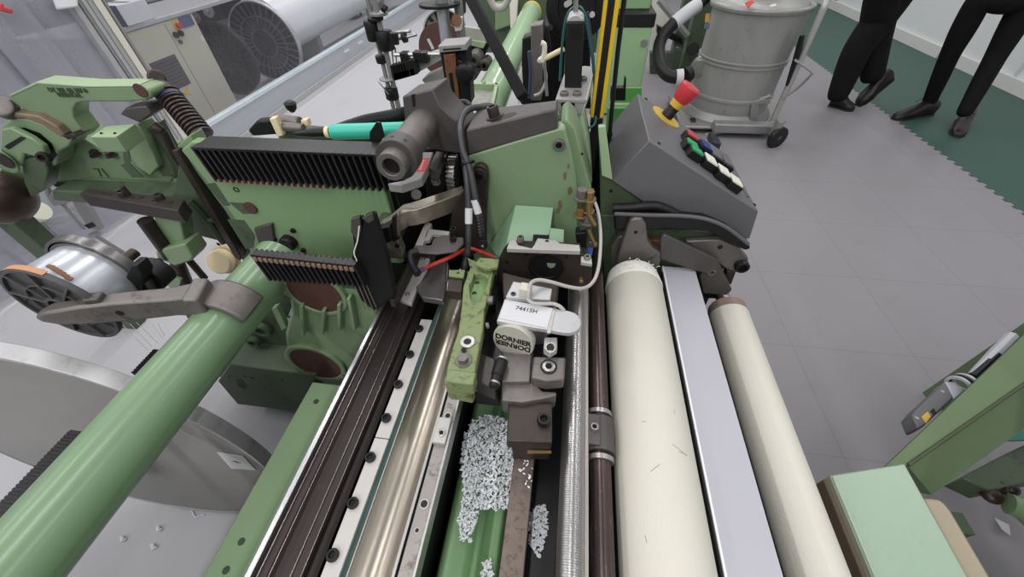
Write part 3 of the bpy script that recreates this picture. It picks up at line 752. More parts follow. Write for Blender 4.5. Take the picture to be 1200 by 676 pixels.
# dark machinery in the gap left of the face
t = thing('heald_drive', 'black oily mechanism in the gap behind the worn steel lever', 'mechanism', (-.33, 1.0, .6))
b = MB(); b.prism(wY(1.0, [(452, 200), (470, 180), (520, 172), (556, 180), (560, 300), (520, 330), (460, 320)]), (0, .12, 0)); build('back_box', b, BLK2, t, .004); build('lower_box', MB().box(-.64, -.46, .74, .84, .3, .76), BLK2, t, .004)  # back and lower boxes: black fill painting the dark interior of the gap
b = MB(); b.prism(wY(.96, [(462, 226), (490, 222), (496, 236), (468, 244)]), (0, .05, 0)); build('dark_block', b, BLKM, t, .004)
b = MB(); b.prism(wY(.95, [(498, 200), (520, 186), (528, 200), (520, 230), (500, 236)]), (0, .05, 0)); build('dark_block', b, BLKM, t, .005)
gc = W(533, 205, Y=.97); b = MB(); rg = .05
for k in range(28):
    a = 2 * PI * k / 28; p = gc + V(0, math.cos(a) * rg, math.sin(a) * rg)
    b.obox(p, (.011, 0, 0), V(0, -math.sin(a), math.cos(a)) * .0028, V(0, math.cos(a), math.sin(a)) * .005)
b.cyl(gc - V(.01, 0, 0), gc + V(.01, 0, 0), rg - .004, seg=36)
build('toothed_wheel', b, STEEL, t)
build('cam_stub', MB().cyl(W(488, 228, Y=.95), W(488, 228, Y=1.0), .016), CASTD, t, .002)

# black bent plate over the rails + clear tray + extra rail
t = thing('black_cable_shelf', 'dark bent shelf plate carrying cables above the rail ends', 'shelf', (-.25, .75, .9))
zc = .965
build('plate', MB().prism(wZ(zc, [(482, 295), (486, 287), (505, 287), (508, 279), (520, 276), (530, 277), (543, 278), (543, 285), (534, 294), (512, 297), (490, 295.5)]), (0, 0, -.006)), CASTD, t, .002)
build('curled_edge', MB().tube(smooth_path([W(490, 294, Z=zc), W(482, 297, Z=zc - .002), W(481, 303, Z=zc - .01), W(484, 312, Z=zc - .02), W(490, 321, Z=zc - .025)], 6), .009, 10), RUB, t)
bolts(t, 'shelf_screw', BLKM, [W(532, 272, Z=zc + .012), W(531, 282, Z=zc)], UP, .008, .012)
t = thing('pale_slide_frame', 'pale slotted steel frame behind the dark cable shelf', 'frame', (-.33, .85, .85))
build('side_bar', MB().prism(wZ(.93, [(486, 288), (499, 259), (506, 262), (495, 288)]), (0, 0, -.015)), RAILM, t, .001)
build('cross_bar', MB().prism(wZ(.93, [(498, 276), (501, 268), (527, 271), (526, 275), (507, 274), (503, 281), (497, 281)]), (0, 0, -.012)), RAILM, t, .001)
build('pin', MB().ball(W(509, 281, Z=.91), .01), BLKM, t)
t = thing('short_drilled_rail', 'short pale drilled rail piece at the far end of the dark channel beam', 'rail', (-.33, .68, .8))
build('bar', MB().prism(wZ(.83, [(468, 351), (492, 301), (504, 303), (500, 318), (488, 340), (482, 356)]), (0, 0, -.012)), RAILM, t, .001)
for p in ((477.5, 345), (496, 304), (488, 322)): build('hole', MB().ring(W(*p, Z=.8302), W(*p, Z=.8315), .0062, .0035), BLKM, t)
build('inner_rail', MB().prism(wZ(.86, [(455, 350), (487, 290), (492, 290), (462, 352)]), (0, 0, -.03)), BRN, t, .002)
tag(build('smoked_tray', MB().prism(wZ(.85, [(487, 336), (500, 324), (507, 305), (524, 306), (522, 340), (519, 352), (495, 348)]), (0, 0, -.02)), mat('smoked_plastic', (84, 82, 82), .15, var=.2, spec=.8), None, .003), 'smoky grey plastic tray under the red wire', 'tray')
# red wires
t = thing('red_wire', 'bright red wire with blue sleeve crossing under the black cables', 'wire', (-.25, .68, .9))
build('wire', MB().tube(smooth_path([W(496, 315, Y=.675), W(512, 308, Y=.685), W(528, 301, Y=.70), W(540, 295, Y=.745), W(549, 291, Y=.785), W(560, 293.5, Y=.785), W(579, 301, Y=.76)], 6), .0052, 10), REDW, t)
build('sleeve', MB().tube([W(490, 319, Y=.67), W(497, 314.5, Y=.676)], .0066, 10), BLUE, t)
build('crimp_end', MB().tube([W(578, 300.5, Y=.761), W(586, 303, Y=.75)], .0055, 10), CAST, t)

# black cables and cable clip
t = thing('cable_pair', 'pair of black cables with white tags hanging in front of the brown arm', 'cable', (-.2, .8, .9))
YC = .78
A1 = [W(575, 126, Y=1.0), W(556, 126, Y=.97), W(545, 132, Y=.94), W(539.5, 145, Y=.90), W(540, 160, Y=.86), W(544, 185, Y=.83), W(547.5, 215, Y=.80), W(549.5, 250, Y=.77), W(549, 275, Y=.745), W(548, 292, Y=.73), W(547, 306, Y=.715)]
build('cable', MB().tube(smooth_path(A1, 8), .0078, 12), BLKC, t)
A2 = [W(543, 178, Y=.83), W(551, 200, Y=.81), W(557, 232, Y=.785), W(561, 250, Y=.775), W(564, 270, Y=.765)]
build('cable', MB().tube(smooth_path(A2, 8), .0078, 12), BLKC, t)
c1_, c2_ = W(560, 246, Y=.777), W(565, 287, Y=.755)
build('ribbed_boot', MB().lathe(W(560, 250, Y=.775), c2_ - W(560, 250, Y=.775), [(0, .007)] + [x for k in range(7) for x in ((.004 + k * .008, .0085), (.009 + k * .008, .0105))] + [(.066, .009)], 16), RUB, t)
ce = W(565.5, 287, Y=.752)
build('cable_lug', MB().prism([ce + V(.013 * math.cos(a), 0, .016 * math.sin(a)) for a in [2 * PI * k / 20 for k in range(20)]], (0, .006, 0)), RUB, t, .001)
build('lug_eye', MB().cyl(ce + V(0, -.001, -.003), ce + V(0, .0, -.003), .0032), STEEL, t)
for path, u0 in ((A1, (549.3, 244, .77, 549.2, 262, .752)), (A2, (556, 234, .783, 560.5, 250, .772))):
    p, q = W(u0[0], u0[1], Y=u0[2]), W(u0[3], u0[4], Y=u0[5])
    build('white_tag', MB().cyl(p, q, .0092, seg=16), PAPER, t)
build('cable_tie', MB().ring(W(548, 190, Y=.822), W(548.6, 192, Y=.82), .0175, .012), BLK, t)
build('connector', MB().lathe(W(547.5, 296, Y=.727), W(545, 316, Y=.70) - W(547.5, 296, Y=.727), [(0, .009), (.006, .0125), (.012, .010), (.03, .0125), (.045, .011)], 16), RUB, t)
t = thing('looped_cable', 'dark cable loop with striped sleeve on top of the angled clamp bar', 'cable', (-.25, .98, 1.13))
build('loop', MB().tube(smooth_path([W(519, 136, Z=1.14), W(528, 128, Z=1.16), W(536, 121, Z=1.18), W(545, 119, Z=1.18), W(551, 124, Z=1.17), W(550, 132, Z=1.15)], 8), .0062, 10), BLKC, t)
b = MB()
for k in range(5):
    p = W(522 + k * 3.2, 133.5 - k * 2.6, Z=1.145 + .008 * k); b.ball(p, .0075, (1, .35, 1), 10)
build('stripe', b, PAPER, t)
build('connector', MB().cyl(W(532, 140, Z=1.14), W(540, 126, Z=1.16), .0125, .011), RUB, t, .002)
build('tail', MB().tube(smooth_path([W(552, 128, Z=1.15), W(566, 123, Z=1.15), W(580, 124, Z=1.15), W(592, 130, Z=1.142), W(604, 130, Z=1.14)], 6), .005, 10), BLKC, t)

# brass valve fittings
t = thing('brass_valve_set', 'small brass pipe fittings with a blue hose stub on the green frame edge', 'fitting', (.07, .82, .85))
YV = .80
for a, r0, m_ in (((682, 227), .013, CAST), ((691, 229), .011, BRASS), ((680, 248), .011, BRASS), ((690, 243), .010, BRASS), ((688, 256), .012, CAST)):
    c = W(*a, Y=YV); build('fitting', MB().hexhead(c + V(0, 0, -.012), UP, r0, .024), m_, t, .0006)
for p, q in (((690, 252), (697, 264)), ((689, 268), (697, 287)), ((690, 232), (690, 252))):
    build('brass_stem', MB().cyl(W(*p, Y=YV - .008), W(*q, Y=YV - .012), .0055), BRASS, t)
build('wing', MB().prism(wY(YV - .014, [(692, 256), (699, 262), (697, 267), (691, 261)]), (0, .004, 0)), BRASS, t, .001)
build('wing', MB().prism(wY(YV - .014, [(691, 284), (700, 285), (699, 290), (690, 289)]), (0, .004, 0)), BRASS, t, .001)
build('hose_stub', MB().cyl(W(692, 290, Y=YV - .02), W(690, 300, Y=YV - .03), .007), BLUE, t)
build('black_joint', MB().prism(wY(YV, [(674, 274), (688, 272), (688, 292), (676, 288)]), (0, .03, 0)), BLK, t, .003)
build('bracket_plate', MB().prism(wY(YV + .012, [(676, 220), (696, 222), (692, 300), (682, 300)]), (0, .006, 0)), GD, t, .001)

# ------------------------------------------------------------------ console and its surroundings
YC0 = .97
Bp = W(761, 164.5, Y=YC0); Fp = W(717, 212, Y=YC0); Cp = W(889, 248, Y=YC0); Ep = W(878.5, 280, Y=YC0)
# back edge: the point seen at (747.5,108.5) on the line through Bp along Y
vv = ray(747.5, 108.5); yk_ = (Bp.x / vv.x + (Bp.z - 1.55) / vv.z) / 2 * vv.y
YC1 = max(YC0 + .12, min(YC0 + .35, yk_))
t = thing('control_console', 'grey wedge-shaped control console with a red mushroom emergency stop', 'control panel', ((Bp.x + Cp.x) / 2, YC0 + .1, Ep.z - .02))
Gp = V(Fp.x + .03, YC0, Ep.z - .01)
fc = [Bp, Cp, Ep, W(800, 270, Y=YC0), W(749, 233.5, Y=YC0), Fp]
build('housing', MB().prism(fc, (0, YC1 - YC0, 0)), CONS, t, .003)
pu = (Cp - Bp); PL = pu.length; pu.normalize(); pn = V(0, -1, 0).cross(pu); pn = pn if pn.z > 0 else -pn
def on_panel(px, py, h=0.0):
    v = ray(px, py); tt = (Bp + pn * h - EYE).dot(pn) / v.dot(pn); return EYE + v * tt
dc = on_panel(780, 137.5)
es = build('emergency_stop', MB().lathe(dc, pn, [(0, 0.001), (0, .050), (.003, .050), (.004, .016)], 40), YEL, t); es['label'] = 'red mushroom emergency stop on a round yellow plate'
build('black_stem', MB().lathe(dc + pn * .003, pn, [(0, .0185), (.015, .019), (.017, .0178), (.037, .0178)], 28), BLK, es)
build('yellow_neck', MB().lathe(dc + pn * .037, pn, [(0, .019), (.018, .0208)], 28), YEL, es)
build('mushroom_head', MB().lathe(dc + pn * .054, pn, [(0, .020), (.007, .025), (.036, .031), (.045, .031), (.05, .027), (.051, .001)], 32), RED, es)
base = on_panel(806, 165)
def pbox(mb, u, w, du, dw, h0, h1):
    c = Bp + pu * u + V(0, w, 0) + pn * ((h0 + h1) / 2); return mb.obox(c, pu * du / 2, V(0, dw / 2, 0), pn * (h1 - h0) / 2)
def loc_(px, py, h=.0):
    p = on_panel(px, py, h) - Bp; return p.dot(pu), p.y
for name, pxs, m_ in (('red_button', (811, 159), RED), ('green_button', (811, 168.5), GRNB), ('green_button', (816.5, 177), GRNB), ('blue_button', (827, 171), BLUB),
                      ('black_button', (839, 181), CONS), ('black_button', (852, 190), CONS), ('white_button', (832.5, 187.5), WHT), ('white_button', (848, 200.5), WHT), ('white_button', (862, 212), WHT)):
    u, w = loc_(pxs[0], pxs[1], .02); near = name in ('green_button', 'red_button')
    dw = .036 if near else .05
    hb = build('push_button', pbox(MB(), u, w, .041, dw, 0, .020), BLK, t, .001)
    build('button_cap', pbox(MB(), u, w, .034, dw - .006, .020, .025), m_, hb, .001)
b = MB()
u0, w0 = loc_(871, 222)
for k in range(6): pbox(b, u0, w0 - .035 + k * .014, .012, .01, 0, .004)
build('key_strip', b, STEEL, t)
for p in ((757, 116), (772, 168), (884, 240)): build('panel_screw', MB().lathe(on_panel(*p), pn, [(0, .005), (.002, .005), (.003, .003)], 12), BLK, t)
# green upright carrying it
t = thing('console_bracket', 'pale green upright plate at the left side of the grey console', 'bracket', (.1, 1.0, .6))
build('upright', MB().prism(wY(YC0 + .012, [(701, 149), (709, 148), (718, 211), (752, 236), (740, 262), (735, 330), (704, 330), (703, 205)]), (0, .02, 0)), GD, t, .002)
build('lower_plate', MB().box(.09, .52, .972, .985, .25, W(745, 255, Y=.97).z), GD, t, .002)
build('edge', MB().prism(wY(YC0 - .002, [(701, 149), (709.5, 148), (718, 211), (705, 206)]), (0, .015, 0)), GL, t, .002)
c = W(716, 223.5, Y=YC0 + .011); build('hole', MB().cyl(c, c + V(0, -.002, 0), .0045), BLK, t)
# black rubber bumpers
YR = .945
def bumper(name, label, pts, r, flat=None):
    return tag(build(name, MB().tube(smooth_path(pts, 6), r, 14), RUB, None), label, 'rubber bumper')
bumper('rubber_bumper', 'upper rounded black rubber bumper tucked below the grey console', [W(718, 244, Y=YR), W(740, 243, Y=YR), W(765, 241, Y=YR), W(780, 245, Y=YR), W(802, 256, Y=YR)], .013)
t = thing('rubber_bumper', 'long lower black rubber bumper with a pale top strip above the rollers', 'rubber bumper', (.3, .93, .85))
YR2 = .92
build('bar', MB().prism(wY(YR2, [(719, 251), (790, 253), (826, 256), (850, 266), (878, 286), (880, 292), (873, 294), (846, 280), (830, 271), (790, 270), (720, 270)]), (0, .03, 0)), RUB, t, .006, seg=4)
build('top_strip', MB().tube(smooth_path([W(720, 250.5, Y=YR2), W(760, 252, Y=YR2), W(800, 253, Y=YR2), W(828, 257, Y=YR2), W(852, 267, Y=YR2), W(877, 286, Y=YR2)], 5), .0055, 10), mat('dull_rubber_top', (92, 90, 94), .6), t)

# roller brackets
YK = .905
t = thing('roller_arm', 'round-topped grey cast arm standing behind the thick white roller', 'bracket', (.2, YK, .78))
build('arm', MB().prism(wY(YK, [(724, 300), (735.5, 264), (739, 258), (745, 256), (752, 256.5), (757, 263), (759, 281), (765, 291), (777, 297), (772, 312), (760, 318), (722, 318)]), (0, .028, 0)), CAST, t, .004)
c = W(745, 272, Y=YK); build('hole', MB().cyl(c + V(0, -.001, 0), c + V(0, .001, 0), .0052), BLK, t)
build('shoulder', MB().prism(wY(YK + .03, [(716, 290), (724, 278), (735, 275), (735, 320), (716, 320)]), (0, .03, 0)), CAST, t, .003)
build('bright_link', MB().prism(wY(YK + .04, [(760, 282), (778, 282), (778, 288), (762, 287)]), (0, .02, 0)), RUST, t, .002)
t = thing('strip_end_plate', 'dark pointed end plate behind the far end of the grey cover strip', 'plate', (.36, .9, .75))
build('plate', MB().prism(wY(.90, [(774, 304), (774.5, 279), (778, 275), (783, 277), (842, 305), (842, 312), (832, 322), (817, 318)]), (0, .014, 0)), CASTD, t, .003)
t = thing('press_roller_lever', 'grey cast lever with two bolts holding the thin white roller', 'lever', (.48, .92, .7))
build('upper_arm', MB().prism(wY(.935, [(803, 283), (842, 281), (866, 290), (877, 303), (877, 314), (866, 320), (852, 316), (838, 306)]), (0, .02, 0)), CAST, t, .004)
bolts(t, 'pivot_bolt', BLKM, [W(868.5, 310, Y=.935)], FRONT, .02, .018)
c = W(844, 289.5, Y=.934); build('hole', MB().cyl(c, c + V(0, -.001, 0), .007), BLK, t)
build('lower_arm', MB().prism(wY(.912, [(820, 324), (828, 310), (838, 305), (843, 309), (858, 340), (852, 346), (824, 344)]), (0, .016, 0)), CASTD, t, .003)
bolts(t, 'clamp_bolt', CAST, [W(833, 316.5, Y=.912)], FRONT, .013, .012)
build('dark_block', MB().prism(wY(.94, [(852, 318), (863, 318), (857, 334), (848, 330)]), (0, .03, 0)), BRN, t, .003)
build('roller_seat', MB().prism(wY(.92, [(822, 330), (838, 330), (842, 350), (826, 350)]), (0, .03, 0)), BLKM, t, .003)
# ------------------------------------------------------------------ back rest tube and things clamped to it
TX, TZ, TR = -.7455, .8835, .0593
tag(build('back_rest_tube', MB().cyl(V(TX, -.6, TZ), V(TX, .69, TZ), TR, seg=72), GT), 'thick glossy green tube running across the lower left', 'tube')
# green angle bar
HOLE_SHADE = mat('hole_shadow_green', (50, 62, 46), .6)  # dark green paints the shade inside the holes
t = thing('green_angle_bar', 'green angle bar with small slotted holes left of the dark channel beam', 'bar', (-.58, .2, .6))
zb = .66; d_ = 1.55 - zb
build('bar', MB().prism([V(x, -.4, z) for x, z in ((-.70 * d_, zb), (-.585 * d_, zb), (-.585 * d_, zb - .06), (-.60 * d_, zb - .06), (-.60 * d_, zb - .012), (-.70 * d_, zb - .012))], (0, .86, 0)), G, t, .004)
build('leg', MB().box(-.575, -.535, .34, .40, 0, zb - .012), GD, t, .003)
for p in ((283, 634.5), (265, 668), (370.5, 470.5)):
    c = W(*p, Z=zb); build('hole', MB().lathe(c - V(0, 0, .001), UP, [(0, .007), (.0016, .007)], 20), HOLE_SHADE, t)

# spool arm
t = thing('spool_arm', 'brownish grey cast arm clamped round the glossy green tube holding the flanged spool', 'arm', (-1.0, .6, .78))
SR = .105
SCX, SCY, SCZ = -9.862 * SR, 3.866 * SR, 1.55 - 5.562 * SR
ca = W(236, 343, Z=TZ + TR + .012)
yc = ca.y
# saddle over the tube
prof = []
for k in range(13):
    a = math.radians(20 + 150 * k / 12); prof.append((TX + (TR + .02) * math.cos(a), TZ + (TR + .02) * math.sin(a)))
inn = []
for k in range(13):
    a = math.radians(170 - 150 * k / 12); inn.append((TX + (TR + .001) * math.cos(a), TZ + (TR + .001) * math.sin(a)))
build('saddle', MB().prism([V(x, yc - .035, z) for x, z in prof + inn], (0, .075, 0)), CAST, t, .005)
tipc = V(SCX + .01, SCY - .018, SCZ)
aroot = V(TX - .03, yc - .02, TZ + TR + .012)
dv = (aroot - tipc); Lv = dv.length; dv.normalize(); sv = UP.cross(dv).normalized(); uv = dv.cross(sv)
b = MB(); loops = []
for s, hw, hh in ((-.03, .012, .008), (0, .016, .020), (.06, .017, .027), (.13, .018, .029), (.22, .020, .026), (.28, .026, .03), (Lv, .034, .034), (Lv + .03, .034, .03)):
    c = tipc + dv * s
    loops.append([c - sv * hw - uv * hh, c + sv * hw - uv * hh, c + sv * hw + uv * hh, c - sv * hw + uv * hh])
build('arm', b.loft(loops), CAST, t, .006)
for s in (.125, .165):
    c = tipc + dv * s; n_ = -sv if sv.y > 0 else sv
    build('side_hole', MB().cyl(c + n_ * .0155, c + n_ * .0185, .0075), BLK, t)
build('axle', MB().cyl(tipc + V(0, -.012, 0), tipc + V(0, .2, 0), .012), BRN, t, .001)
build('clamp_jaw', MB().prism([tipc + dv * .075 + sv * .012 * q + uv * w for q, w in ((-1, .022), (1, .022), (1, .04), (-1, .04))], dv * .03), CASTD, t, .004)
# flanged spool
t = thing('flanged_spool', 'flanged spool wound with silvery film on the end of the cast arm', 'spool', (SCX, SCY, SCZ - SR))
SL = .095
b = MB(); b.ring(V(SCX, SCY, SCZ), V(SCX, SCY + .012, SCZ), SR, SR * .93, 64); b.cyl(V(SCX, SCY + .006, SCZ), V(SCX, SCY + .012, SCZ), SR * .95, seg=64)
for k in range(9):
    a = 2 * PI * k / 9; dd = V(math.cos(a), 0, math.sin(a)); tt = V(-dd.z, 0, dd.x)
    b.obox(V(SCX, SCY + .004, SCZ) + dd * SR * .6, dd * SR * .36, V(0, .005, 0), tt * .0025)
b.ring(V(SCX, SCY - .003, SCZ), V(SCX, SCY + .01, SCZ), SR * .26, SR * .2); b.ring(V(SCX, SCY, SCZ), V(SCX, SCY + .01, SCZ), SR * .6, SR * .57)
build('front_flange', b, mat('dark_plastic_flange', (74, 73, 74), .45, var=.15, vs=30), t, .0008)
build('tan_edge_band', MB().lathe(V(SCX, SCY + .003, SCZ), (0, 1, 0), [(0, SR + .0012), (.012, SR + .0012)], 64, cap=False, a0=PI * .98, a1=PI * 1.66), CARD, t)
b = MB(); b.lathe(V(SCX, SCY + .012, SCZ), (0, 1, 0), [(0, SR * .84), (SL * .3, SR * .87), (SL * .7, SR * .85), (SL - .004, SR * .84)], 64); build('film_winding', b, FILM, t)
b = MB(); b.ring(V(SCX, SCY + SL, SCZ), V(SCX, SCY + SL + .02, SCZ), SR, SR * .9, 64); b.cyl(V(SCX, SCY + SL, SCZ), V(SCX, SCY + SL + .006, SCZ), SR * .95, seg=64)
build('rear_flange', b, mat('steel_flange', (120, 118, 118), .3, .8), t, .001)
p, q = W(107, 326, Y=SCY + .03), W(131, 346, Y=SCY + .02)
# brown tape strip lying on the winding
b = MB(); an0, an1 = math.radians(38), math.radians(52)
rr_ = SR * .875
for k in range(6):
    y0_ = SCY + .034 - k * .002; a = math.radians(74 - 5 * k)
    b.obox(V(SCX + rr_ * math.cos(a), y0_, SCZ + rr_ * math.sin(a)), V(-math.sin(a), 0, math.cos(a)) * .006, (0, .0035, 0), V(math.cos(a), 0, math.sin(a)) * .001)
build('brown_strip', b, RUST, t)
build('black_brake_block', MB().prism(wY(SCY + SL - .01, [(140, 346), (152, 311), (160, 311), (168, 322), (164, 345)]), (0, .03, 0)), BLK, t, .003)
build('black_hub', MB().cyl(V(SCX + .09, SCY + SL + .02, SCZ - .02), V(SCX + .09, SCY + SL + .06, SCZ - .02), .035), BLK, t, .003)
# pulled-off filaments
t = thing('yarn_filaments', 'few thin grey filaments running down from the cast arm', 'yarn', (-1.05, .5, .6))
for p, q in (((143, 380), (173, 410)), ((152, 379), (178, 406)), ((160, 378), (185, 402)), ((178, 379), (190, 396)), ((185, 379), (193, 394))):
    build('filament', MB().tube([W(*p, Y=.56), W(*q, Y=.5)], .0007, 5), GREYC, t)

# big aluminium disc
t = thing('warp_beam_flange', 'very large dull aluminium disc with a bright rim behind the green tube', 'disc', (-1.214, .25, 0))
FC = V(-1.2046, .2695, .4717); FR = .4548; FA = V(-.0435, 1, -.0645).normalized()
build('disc_face', MB().lathe(FC, FA, [(0, .0), (0, FR * .96), (.001, FR * .988), (.012, FR * .99), (.012, 0)], 128), DISC, t)
build('rim', MB().ring(FC - FA * .001, FC + FA * .034, FR, FR * .978, 128), DISCR, t, .001)
build('hub', MB().cyl(FC + V(0, .0, 0), FC + V(0, -.05, 0), .09, seg=48), CAST, t, .004)
build('beam_barrel', MB().cyl(FC + V(0, .01, 0), FC + V(0, .12, 0), .12, seg=48), DISC, t)
b = MB(); b.box(FC.x - .12, FC.x + .12, .27, .37, 0, .42); build('beam_cradle', b, GD, t, .01)
cdp = [on_pl(FC - FA * .0022, FA, *p) for p in ((254, 530), (284, 534), (300, 551), (271, 549))]
cd = build('white_card', MB().prism(cdp, (0, .001, 0)), PAPER, t); cd['label'] = 'small white paper card'
b = MB(); cc_ = sum(cdp, V(0, 0, 0)) / 4
b.tube(smooth_path([cc_ + V(-.012, -.001, .004), cc_ + V(0, -.001, .008), cc_ + V(.004, -.001, .0), cc_ + V(.01, -.001, -.004)], 4), .0007, 5)
b.tube([cc_ + V(-.002, -.001, .006), cc_ + V(.0, -.001, -.006)], .0007, 5)
build('pen_mark', b, mat('ink', (70, 72, 80), .6), cd)
# toothed strips left of the tube
def tooth_strip(name, label, y0, y1, xx, z, w):
    b = MB(); b.box(xx - w / 2, xx + w / 2, y0, y1, z - .02, z - .0018)
    yy = y0
    while yy < y1 - .004:
        b.box(xx - w / 2, xx + w / 2, yy, yy + .0042, z - .0018, z); yy += .0066
    return tag(build(name, b, BLKM, None), label, 'rack')
zt_ = .82
tooth_strip('toothed_rack', 'long black toothed strip along the left side of the green tube', -.25, W(82, 503, Z=zt_).y, -1.28 * (1.55 - zt_), zt_, .032)
tooth_strip('toothed_rack', 'short black toothed strip end peeping out beyond the green tube below the spool', W(150, 436, Z=zt_).y, W(176, 408, Z=zt_).y, -1.262 * (1.55 - zt_), zt_, .03)

# ------------------------------------------------------------------ upper heald rack, green plate, lower rack
YU = .85
t = thing('separator_plate', 'speckled green plate carrying the large black finned separator on its top edge', 'plate', (-.75, YU, .7))
pl = [(212, 176), (224, 166), (453, 183), (452, 226), (462, 262), (474, 306), (440, 340), (330, 340), (303, 300), (262, 236), (240, 210)]
build('plate', MB().prism(wY(YU + .03, pl), (0, .03, 0)), GS, t, .004)
zt = W(224, 172.6, Y=YU).z
f0, f1 = W(224, 172.6, Y=YU), W(445, 181.5, Y=YU)
zb0 = W(241, 213, Y=YU).z; zb1 = W(447, 225.5, Y=YU).z
ybk = max(W(224, 158, Z=zt).y, YU + .062)
b = MB(); b.prism([V(f0.x, YU, f0.z), V(f1.x + .01, YU, f1.z), V(f1.x + .01, ybk, f1.z), V(f0.x, ybk, f0.z)], (0, 0, -.008))
b.prism([V(f0.x, YU + .024, f0.z - .01), V(f1.x, YU + .024, f1.z - .01), V(f1.x, YU + .024, zb1), V(f0.x, YU + .024, zb0)], (0, .006, 0))
sep = build('separator_body', b, BLKM, t, .002); sep['label'] = 'black finned separator block'
b = MB(); n = 29
for k in range(n):
    u = k / (n - 1); x_ = f0.x + (f1.x - f0.x) * u; z_ = f0.z + (f1.z - f0.z) * u; zz = zb0 + (zb1 - zb0) * u
    x_b = x_ + .004
    b.loft([[V(x_ - .0028, YU, z_), V(x_ + .0028, YU, z_), V(x_ + .0028, YU + .026, z_), V(x_ - .0028, YU + .026, z_)],
            [V(x_b - .0028, YU + .004, zz), V(x_b + .0028, YU + .004, zz), V(x_b + .0028, YU + .026, zz), V(x_b - .0028, YU + .026, zz)]])
build('fins', b, FIN, sep)
b = MB()
for k in range(18):
    u = (k + .5) / (n - 1); x_ = f0.x + (f1.x - f0.x) * u; zz = zb0 + (zb1 - zb0) * u
    b.box(x_ - .005, x_ + .005, YU + .006, YU + .024, zz - .004, zz + .004)
build('copper_ends', b, mat('copper_wire_ends', (176, 140, 118), .45, .5, var=.3, vs=200), sep)
kc = W(340, 282, Y=YU + .03)
build('round_knob', MB().lathe(kc, FRONT, [(0, .026), (.02, .026), (.026, .022)], 32), BLKM, t, .001)
for p in ((344, 269.5), (322, 279.5), (356, 292.5)): bolts(t, 'screw', BLKM, [W(*p, Y=YU + .03)], FRONT, .008, .008)
c = W(277, 222, Y=YU + .03); build('eye', MB().ring(c, c + FRONT * .002, .0085, .006), BLKM, t)
build('rusty_boss', MB().lathe(W(294, 243, Y=YU + .03), FRONT, [(0, .02), (.006, .02)], 24), RECESS, t, .001)
build('slot_block', MB().prism(wY(YU + .02, [(297, 268), (318, 262), (322, 286), (303, 288)]), (0, .02, 0)), CASTD, t, .004)
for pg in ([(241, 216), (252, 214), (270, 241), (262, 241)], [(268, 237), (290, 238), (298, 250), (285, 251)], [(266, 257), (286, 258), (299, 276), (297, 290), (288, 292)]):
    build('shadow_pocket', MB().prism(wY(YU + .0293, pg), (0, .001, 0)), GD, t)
# lower rack
YL = .565
t = thing('small_separator', 'smaller black finned separator strip above the green tube end', 'separator', (-.7, YL, .85))
q0, q1 = W(293.5, 298.4, Y=YL), W(414, 311, Y=YL); zz0, zz1 = W(308, 329.6, Y=YL).z, W(411, 336.4, Y=YL).z
yb_ = W(292, 291.5, Z=q0.z).y
b = MB(); b.prism([V(q0.x, YL, q0.z), V(q1.x, YL, q1.z), V(q1.x, yb_, q1.z), V(q0.x, yb_, q0.z)], (0, 0, -.008))
b.prism([V(q0.x, YL + .02, q0.z - .01), V(q1.x, YL + .02, q1.z - .01), V(q1.x, YL + .02, zz1), V(q0.x, YL + .02, zz0)], (0, .006, 0))
sep = build('body', b, BLKM, t, .0015)
b = MB(); n = 20
for k in range(n):
    u = k / (n - 1); x_ = q0.x + (q1.x - q0.x) * u; z_ = q0.z + (q1.z - q0.z) * u; zz = zz0 + (zz1 - zz0) * u
    b.loft([[V(x_ - .0024, YL, z_), V(x_ + .0024, YL, z_), V(x_ + .0024, YL + .022, z_), V(x_ - .0024, YL + .022, z_)],
            [V(x_ - .0004, YL + .003, zz), V(x_ + .0044, YL + .003, zz), V(x_ + .0044, YL + .022, zz), V(x_ - .0004, YL + .022, zz)]])
build('fins', b, FIN, t)
b = MB()
for k in range(n - 1):
    u = (k + .5) / (n - 1); x_ = q0.x + (q1.x - q0.x) * u; z_ = q0.z + (q1.z - q0.z) * u
    b.box(x_ - .0042, x_ + .0042, YL - .003, YL + .012, z_ - .016, z_ - .006)
build('copper_ends', b, mat('copper_end_row', (168, 140, 122), .45, .5, var=.3, vs=200), t)
build('mount', MB().box(W(370, 300, Y=YL).x, W(410, 300, Y=YL).x, YL + .03, YU + .03, q0.z - .12, q0.z - .09), GD, t, .003)
# black heald plates
t = thing('heald_plate_stack', 'stack of upright thin black plates at the right end of the small separator', 'plates', (-.55, .7, .7))
po = [(411, 257), (421, 254), (425, 266), (428, 253), (436, 249.5), (446, 280), (452, 300), (462, 345), (452, 352), (436, 362), (424, 352), (408, 322), (415, 290)]
for k in range(7):
    YY = .585 + k * .014
    pts_ = wY(YY, po); sh = V(.003 * (k % 3), 0, -.006 * (k % 2))
    build('plate', MB().prism([p + sh for p in pts_], (0, .009, 0)), BLK, t, .001)
for p, q in (((410, 322), (428, 362)), ((415, 322), (433, 364)), ((421, 324), (437, 362)), ((428, 330), (441, 360))):
    build('pale_blade_edge', MB().tube([W(*p, Y=.583), W(*q, Y=.583)], .0014, 6), BRONZE, t)
build('pale_wire', MB().tube(smooth_path([W(421, 265, Y=.58), W(419, 282, Y=.58), W(415, 296, Y=.58), W(418, 308, Y=.58), W(410, 320, Y=.58)], 5), .0015, 6), WHT, t)
b = MB(); b.prism(wY(.581, [(411, 257), (421, 254), (423, 270), (418, 282), (411, 272)]), (0, .004, 0)); build('grey_tip', b, CASTD, t, .001)
